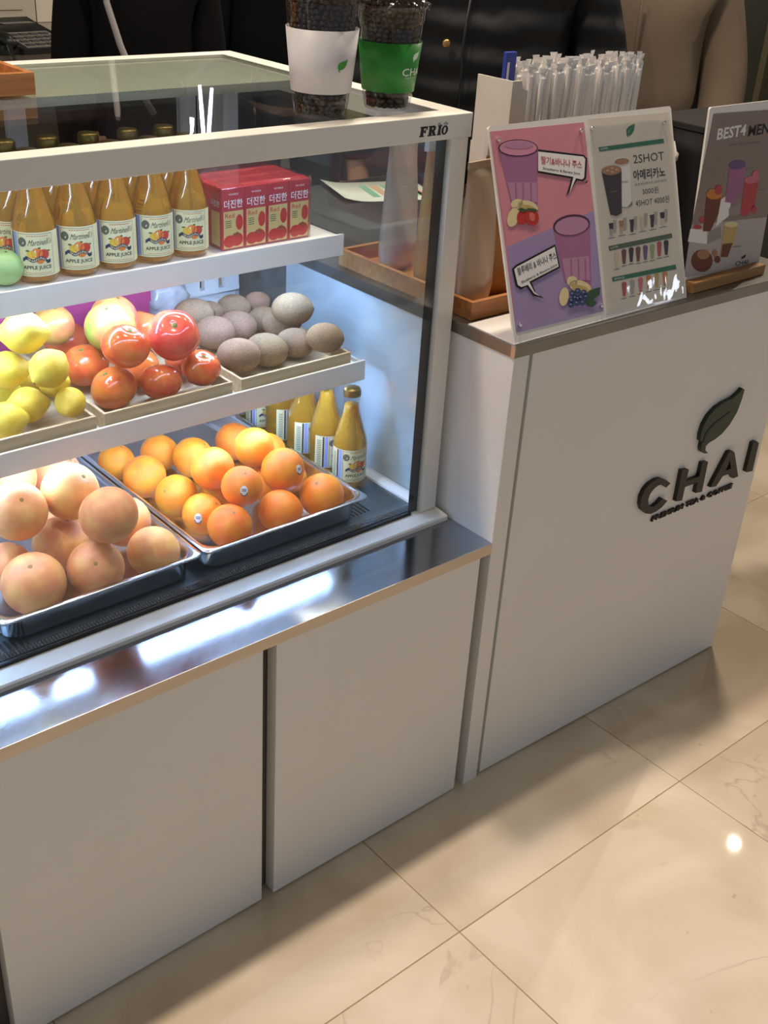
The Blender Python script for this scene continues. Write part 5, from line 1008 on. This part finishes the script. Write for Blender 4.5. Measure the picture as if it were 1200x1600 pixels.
fk = lambda u, v, h: (u, v, .018 + (v + .14) * .175 + h)
bm = bmesh.new(); prism_bm(bm, [(.00, -.13), (.165, -.13), (.165, .015), (.00, .015)], lambda u, v: fk(u, v, .0003), lambda u, v: fk(u, v, .003)); done(bm, 'keypad', PHG, t)
kb = bmesh.new(); prism_bm(kb, [(0, 0), (.028, 0), (.028, .020), (0, .020)], lambda u, v: (u, v, 0), lambda u, v: (u, v, .006)); km = None
for i in range(4):
    for j in range(4):
        if km is None: o = done(kb, 'phone_key', KEY, t); km = o.data
        else: o = link('phone_key', km, t)
        o.location = fk(.008 + i * .038, -.124 + j * .034, .003)
bm = bmesh.new(); box_bm(bm, .03, .15, .05, .09, .066, .070); done(bm, 'display', mat('phone_lcd', '3b3f40', .2), t)
bm = bmesh.new(); tube_bm(bm, [(-.05, -.13, .030), (-.052, -.10, .044), (-.055, 0, .052), (-.055, .10, .058), (-.052, .14, .046)], [.018, .02, .014, .015, .022], 10); done(bm, 'handset', PHB, t, True)
bm = bmesh.new(); box_bm(bm, -.085, -.02, -.12, .13, 0, .028, .003); done(bm, 'cradle', PHB, t)
bm = bmesh.new(); tube_bm(bm, [(-.06 + .008 * math.cos(i * 1.3) - .002 * i, -.12 - i * .004, .03 - .0006 * i + .006 * math.sin(i * 1.3)) for i in range(40)], .002, 5); done(bm, 'cord', PHB, t)
OFFW = mat('off_white_plastic', 'b9b3a4', .4, noise=.05)
t = thing('receipt_printer', 'large off white machine at the top left corner of the picture', 'machine', (1.0, 3.50, .9503))
box('housing', -.25, .255, -.16, .16, 0, .34, OFFW, t, .008); box('side_seam', .2552, .2562, -.15, .15, .02, .33, mat('seam_grey', '8b8578', .5), t); box('front_flap', -.2, .2, -.166, -.161, .05, .2, OFFW, t, .002)
t = thing('small_box', 'small white box beside the large off white machine', 'box', (1.345, 3.47, .9503))
box('carton', -.075, .075, -.1, .1, 0, .085, mat('box_white', 'd3ccbc', .5), t, .002); box('lid_flap', -.076, .076, -.101, .0, .0852, .0868, mat('box_white', 'd3ccbc', .5), t)
bm = bmesh.new(); rr = random.Random(2)
for k in range(5):
    x0, y0 = 1.30 + k * .02, 3.62; pts = [(x0 + .05 * math.sin(i * .8 + k) + .012 * i, y0 + .03 * math.cos(i * .9 + k * 2), .955 + .10 * abs(math.sin(i * .45 + k))) for i in range(14)]; tube_bm(bm, pts, .005, 6)
tag(done(bm, 'cable_tangle', BLACK, None, True), 'tangle of black cables behind the small white box', 'cables')

# ------------------------------------------------------------------ people
def skin_obj(name, V, E_, R_, m, parent, sub=2, loc=(0, 0, 0)):
    me = bpy.data.meshes.new(name); me.from_pydata([Vector(v) for v in V], E_, []); me.update()
    o = link(name, me, parent, m); md = o.modifiers.new('skin', 'SKIN'); md.use_smooth_shade = True
    for i, r in enumerate(R_):
        me.skin_vertices[0].data[i].radius = r if isinstance(r, tuple) else (r, r)
    me.skin_vertices[0].data[0].use_root = True
    s = o.modifiers.new('sub', 'SUBSURF'); s.levels = sub; s.render_levels = sub; return o
SKIN = mat('skin', 'b98a6c', .5, sss=.1, noise=.05); HAIRM = mat('hair_black', '14110f', .5); EYE = mat('eye_dark', '1c1614', .2); LIP = mat('lip', '9a5a50', .4)
def person(label, x, y, rz_, h, top_m, leg_m, top_r, hem, arms, longhair=False, belly=.0):
    t = thing('person', label, 'person', (x, y, 0), rz_)
    s = h / 1.7; V, E_, R_ = [], [], []
    def add(p, r, par=None):
        V.append((p[0] * s, p[1] * s, p[2] * s)); R_.append(tuple(q * s for q in r) if isinstance(r, tuple) else r * s)
        if par is not None: E_.append((par, len(V) - 1))
        return len(V) - 1
    k_ = top_r[0] / .2; pel = add((0, 0, .92), (.125, .09)); ch = add((0, 0, 1.12), (.125 * k_, .08), pel); c2 = add((0, 0, 1.30), (.13 * k_, .08), ch); nk = add((0, .0, 1.43), .052, c2); hd0 = add((0, -.01, 1.50), .055, nk); hd1 = add((0, -.02, 1.60), (.075, .09), hd0); add((0, -.01, 1.68), (.055, .065), hd1)
    for sx in (-1, 1):
        hp = add((sx * .09, 0, .84), .085, pel); kn = add((sx * .10, -.01, .47), .056, hp); an = add((sx * .10, .01, .09), .038, kn); add((sx * .105, -.13, .035), (.035, .028), an)
        A = arms[0 if sx < 0 else 1]; sh = add((sx * (top_r[0] * .85 + .02), 0, 1.345), .045, c2); el = add(A[0], .040, sh); wr = add(A[1], .027, el)
        d = (Vector(A[1]) - Vector(A[0])).normalized(); side = d.cross(Vector((sx, 0, 0))).normalized(); pm = Vector(A[1]) + d * .05; pl = add(pm, (.036, .016), wr)
        sd = Vector((1, 0, 0)) - d * d.x; sd.normalize()
        for f_ in range(4):
            b = pm + d * .035 + sd * (f_ - 1.5) * .018; ln = (.060, .072, .068, .052)[f_]; a = add(b, .0085, pl); m_ = add(b + d * ln * .55 + side * .004, .0078, a); add(b + d * ln * .95 + side * .016, .0065, m_)
        th = pm + sd * (-sx) * .030 + d * .005; a = add(th, .0095, pl); add(th + sd * (-sx) * .014 + d * .035, .008, a)
    body = skin_obj('body', V, E_, R_, SKIN, t, 2)
    # face details
    bm = bmesh.new()
    for sx in (-1, 1): lathe_bm(bm, [(0, -.006), (.009, -.004), (.011, 0), (.009, .004), (0, .006)], 10, sx * .030, 0)
    for v in bm.verts: v.co = Vector((v.co.x, -.100 + v.co.y * .4, 1.595 + v.co.z)) * s
    done(bm, 'eyes', EYE, t, True)
    bm = bmesh.new(); tube_bm(bm, [Vector(p) * s for p in ((0, -.105, 1.60), (0, -.122, 1.568), (0, -.112, 1.558))], [.006, .013, .009], 8); done(bm, 'nose', SKIN, t, True)
    bm = bmesh.new(); tube_bm(bm, [Vector(p) * s for p in ((-.024, -.096, 1.532), (0, -.106, 1.530), (.024, -.096, 1.532))], [.003, .006, .003], 8); done(bm, 'mouth', LIP, t, True)
    bm = bmesh.new(); bmesh.ops.create_uvsphere(bm, u_segments=24, v_segments=16, radius=1)
    for v in bm.verts:
        if v.co.y < -.35 and v.co.z < .45: v.co.y = -.35 - (v.co.y + .35) * .1
        v.co = Vector((v.co.x * .098, .012 + v.co.y * .118, 1.635 + v.co.z * (.10 if v.co.z > 0 else .14))) * s
    if longhair:
        bmesh.ops.create_uvsphere(bm, u_segments=20, v_segments=14, radius=1, matrix=Matrix.Translation((0, .045 * s, 1.53 * s)) @ Matrix.Diagonal((.110 * s, .075 * s, .19 * s, 1)))
        for sx in (-1, 1): bmesh.ops.create_uvsphere(bm, u_segments=14, v_segments=12, radius=1, matrix=Matrix.Translation((sx * .078 * s, -.05 * s, 1.52 * s)) @ Matrix.Diagonal((.032 * s, .06 * s, .15 * s, 1)))
    done(bm, 'hair', HAIRM, t, True)
    for sx in (-1, 1):
        bm = bmesh.new(); tube_bm(bm, [Vector((sx * .088, -.01, 1.61)) * s, Vector((sx * .098, .0, 1.595)) * s, Vector((sx * .088, -.005, 1.56)) * s], [.007, .010, .006], 8); done(bm, 'ear', SKIN, t, True)
    # trousers
    V, E_, R_ = [], [], []
    p0 = add((0, 0, .95), (.165, .12))
    for sx in (-1, 1):
        a = add((sx * .10, 0, .80), .108, p0); b = add((sx * .105, -.01, .47), .082, a); add((sx * .105, .01, .10), .062, b)
    skin_obj('trousers', V, E_, R_, leg_m, t)
    for sx in (-1, 1):
        bm = bmesh.new(); bmesh.ops.create_uvsphere(bm, u_segments=18, v_segments=12, radius=1)
        for v in bm.verts:
            z = max(v.co.z, -.55); v.co = Vector((sx * .105 + v.co.x * .048, -.055 + v.co.y * .135, (.052 + z * (.052 if v.co.y < 0 else .075)) )) * s
        zm = min(v.co.z for v in bm.verts); bmesh.ops.translate(bm, verts=bm.verts, vec=(0, 0, -zm + .001)); done(bm, 'shoe', BLACKP, t, True)
    # top garment
    V, E_, R_ = [], [], []; w_, d_ = top_r
    p0 = add((0, 0, hem), (w_, d_)); p1 = add((0, 0, (hem + 1.2) / 2), (w_ * (1.0 + belly), d_ * (1 + belly)), p0); p2 = add((0, 0, 1.22), (w_ * .98, d_ * 1.0), p1); p3 = add((0, 0, 1.36), (w_ * .82, d_ * .8), p2); add((0, 0, 1.475), (.075, .075), p3)
    for sx in (-1, 1):
        A = arms[0 if sx < 0 else 1]; k = .30 * w_ / .17
        a = add((sx * (w_ * .85 + .02), 0, 1.33), max(.066, .38 * w_), p3); b = add(A[0], max(.060, .062 + (w_ - .18) * .35), a); add(Vector(A[1]) - (Vector(A[1]) - Vector(A[0])).normalized() * .01, max(.048, .050 + (w_ - .18) * .3), b)
    g = skin_obj('jacket', V, E_, R_, top_m, t)
    return t, s
DKH = mat('black_knit', '0a090b', .9, spec=.15, noise=.3, nscale=8, bump=.3, bscale=60, sheen=.0); DKB = mat('navy_black_cloth', '0c0e12', .9, spec=.15, noise=.3, nscale=6, bump=.25, bscale=30)
def puffer():
    m = mat('black_puffer', '0c0d11', .6, noise=.3, nscale=5, spec=.35); nt = m.node_tree; N = nt.nodes; L = nt.links
    tc = N.new('ShaderNodeTexCoord'); wv = N.new('ShaderNodeTexWave'); wv.bands_direction = 'Z'; wv.inputs['Scale'].default_value = 4.2; wv.inputs['Distortion'].default_value = 3.5; wv.inputs['Detail'].default_value = 3; L.new(tc.outputs['Object'], wv.inputs[0])
    b = N.new('ShaderNodeBump'); b.inputs['Distance'].default_value = .02; b.inputs['Strength'].default_value = .45; L.new(wv.outputs[1], b.inputs['Height']); L.new(b.outputs[0], N['Principled BSDF'].inputs['Normal']); return m
BEIGE = mat('beige_coat', '6f6050', .7, noise=.15, nscale=4, bump=.25, bscale=12, col2='5f5142'); DKT = mat('dark_trousers', '1c1b1d', .8, noise=.2)
down = [((-.24, 0, 1.08), (-.23, -.06, .84)), ((.24, 0, 1.08), (.23, -.06, .84))]
slim = [((-.165, 0, 1.10), (-.16, -.05, .84)), ((.165, 0, 1.10), (.16, -.05, .84))]
mid = [((-.262, .0, 1.08), (-.25, -.05, .84)), ((.262, .0, 1.08), (.25, -.05, .84))]
wide = [((-.30, .0, 1.08), (-.28, -.05, .84)), ((.30, .0, 1.08), (.28, -.05, .84))]
work = [((-.23, .0, 1.10), (-.16, -.22, 1.12)), ((.23, 0, 1.10), (.17, -.20, 1.10))]
t1, s1 = person('person in black working behind the case with a grey cord round the neck', .662, 1.50, PI - .35, 1.66, DKH, DKT, (.138, .12), .78, slim, True)
CORD = mat('cord_grey', '8e8a8a', .6)
bm = bmesh.new(); tube_bm(bm, [(.075, .09, 1.46), (.090, .138, 1.33), (.095, .146, 1.24), (.070, .152, 1.15), (.035, .154, 1.06), (0, .155, 1.0)], .0075, 8); done(bm, 'neck_cord', CORD, t1, True)
t2, _ = person('person in dark navy clothes farther back, left of the coffee bean cups', 1.50, 2.05, PI - .5, 1.72, DKB, DKT, (.20, .13), .80, down, True)
t3, _ = person('person in a black puffer jacket with a gold snap button behind the counter', 1.335, 1.02, -.75, 1.74, puffer(), DKT, (.235, .175), .80, wide, belly=.04)
bm = bmesh.new(); lathe_bm(bm, [(0, 0), (.009, 0), (.010, .003), (.006, .005), (0, .005)], 16); o = done(bm, 'snap_button', mat('button_gold', 'b9925a', .3, .9), t3, True); o.location = (-.085, -.182, 1.19); o.rotation_euler = (PI / 2, 0, 0)
bm = bmesh.new(); tube_bm(bm, [(-.045, -.196, .84), (-.045, -.205, 1.0), (-.045, -.195, 1.2), (-.03, -.16, 1.36)], .004, 6); done(bm, 'front_placket', BLACK, t3, True)
t4, _ = person('person in a beige coat standing at the right behind the counter', 1.84, .95, -.85, 1.70, BEIGE, DKT, (.205, .165), .93, mid, belly=.05)
bm = bmesh.new(); tube_bm(bm, [(.0, -.176, .96), (.0, -.186, 1.1), (.0, -.176, 1.3)], .004, 6); done(bm, 'front_placket', mat('coat_dark_trim', '4b3d30', .7), t4, True)
t = thing('shoulder_bag', 'black bag hanging at the right side of the beige coat', 'bag', (2.215, 1.02, 0))
bm = bmesh.new(); bmesh.ops.create_uvsphere(bm, u_segments=20, v_segments=14, radius=1)
for v in bm.verts: v.co = Vector((v.co.x * (.055 + .02 * (v.co.z < 0)), v.co.y * .12, .98 + v.co.z * .20))
done(bm, 'bag_body', BLACKP, t, True); bm = bmesh.new(); tube_bm(bm, [(0, -.08, 1.12), (-.06, -.05, 1.33), (-.10, 0, 1.42), (-.06, .05, 1.33), (0, .08, 1.12)], .008, 6); done(bm, 'strap', BLACKP, t, True)

# added glowing tubes, out of view, shaped to mirror as streaks in the glass top
t = thing('added_streak_lamp', 'added glowing tubes out of view that mirror as streaks in the glass top', 'lamp', (0, 1.95, 0))
TUBE = emat('tube_white', (.8, .86, 1), 9)
for p, q, r_ in (((1.108, 1.50), (1.119, 1.66), .0060), ((1.150, 1.51), (1.134, 1.66), .0060), ((1.075, 1.590), (1.066, 1.645), .012)):
    bm = bmesh.new(); tube_bm(bm, [(p[0], 0, p[1]), ((p[0] + q[0]) / 2, 0, (p[1] + q[1]) / 2), (q[0], 0, q[1])], [r_ * .8, r_, r_ * (.5 if r_ > .01 else 1)], 10); done(bm, 'light_tube', TUBE, t, True)
box('holder', 1.05, 1.16, -.01, .01, 1.661, 1.672, BLACKP, t, .001)
bm = bmesh.new(); tube_bm(bm, [(1.1, 0, 1.672), (1.1, 0, 2.99)], .002, 6); done(bm, 'suspension_cable', BLACKP, t)
cg = box('ceiling', -2.6, 7.4, -2.8, 7.0, 3.02, 3.06, mat('ceiling_white', '9a9288', .8)); tag(cg, kind='structure')
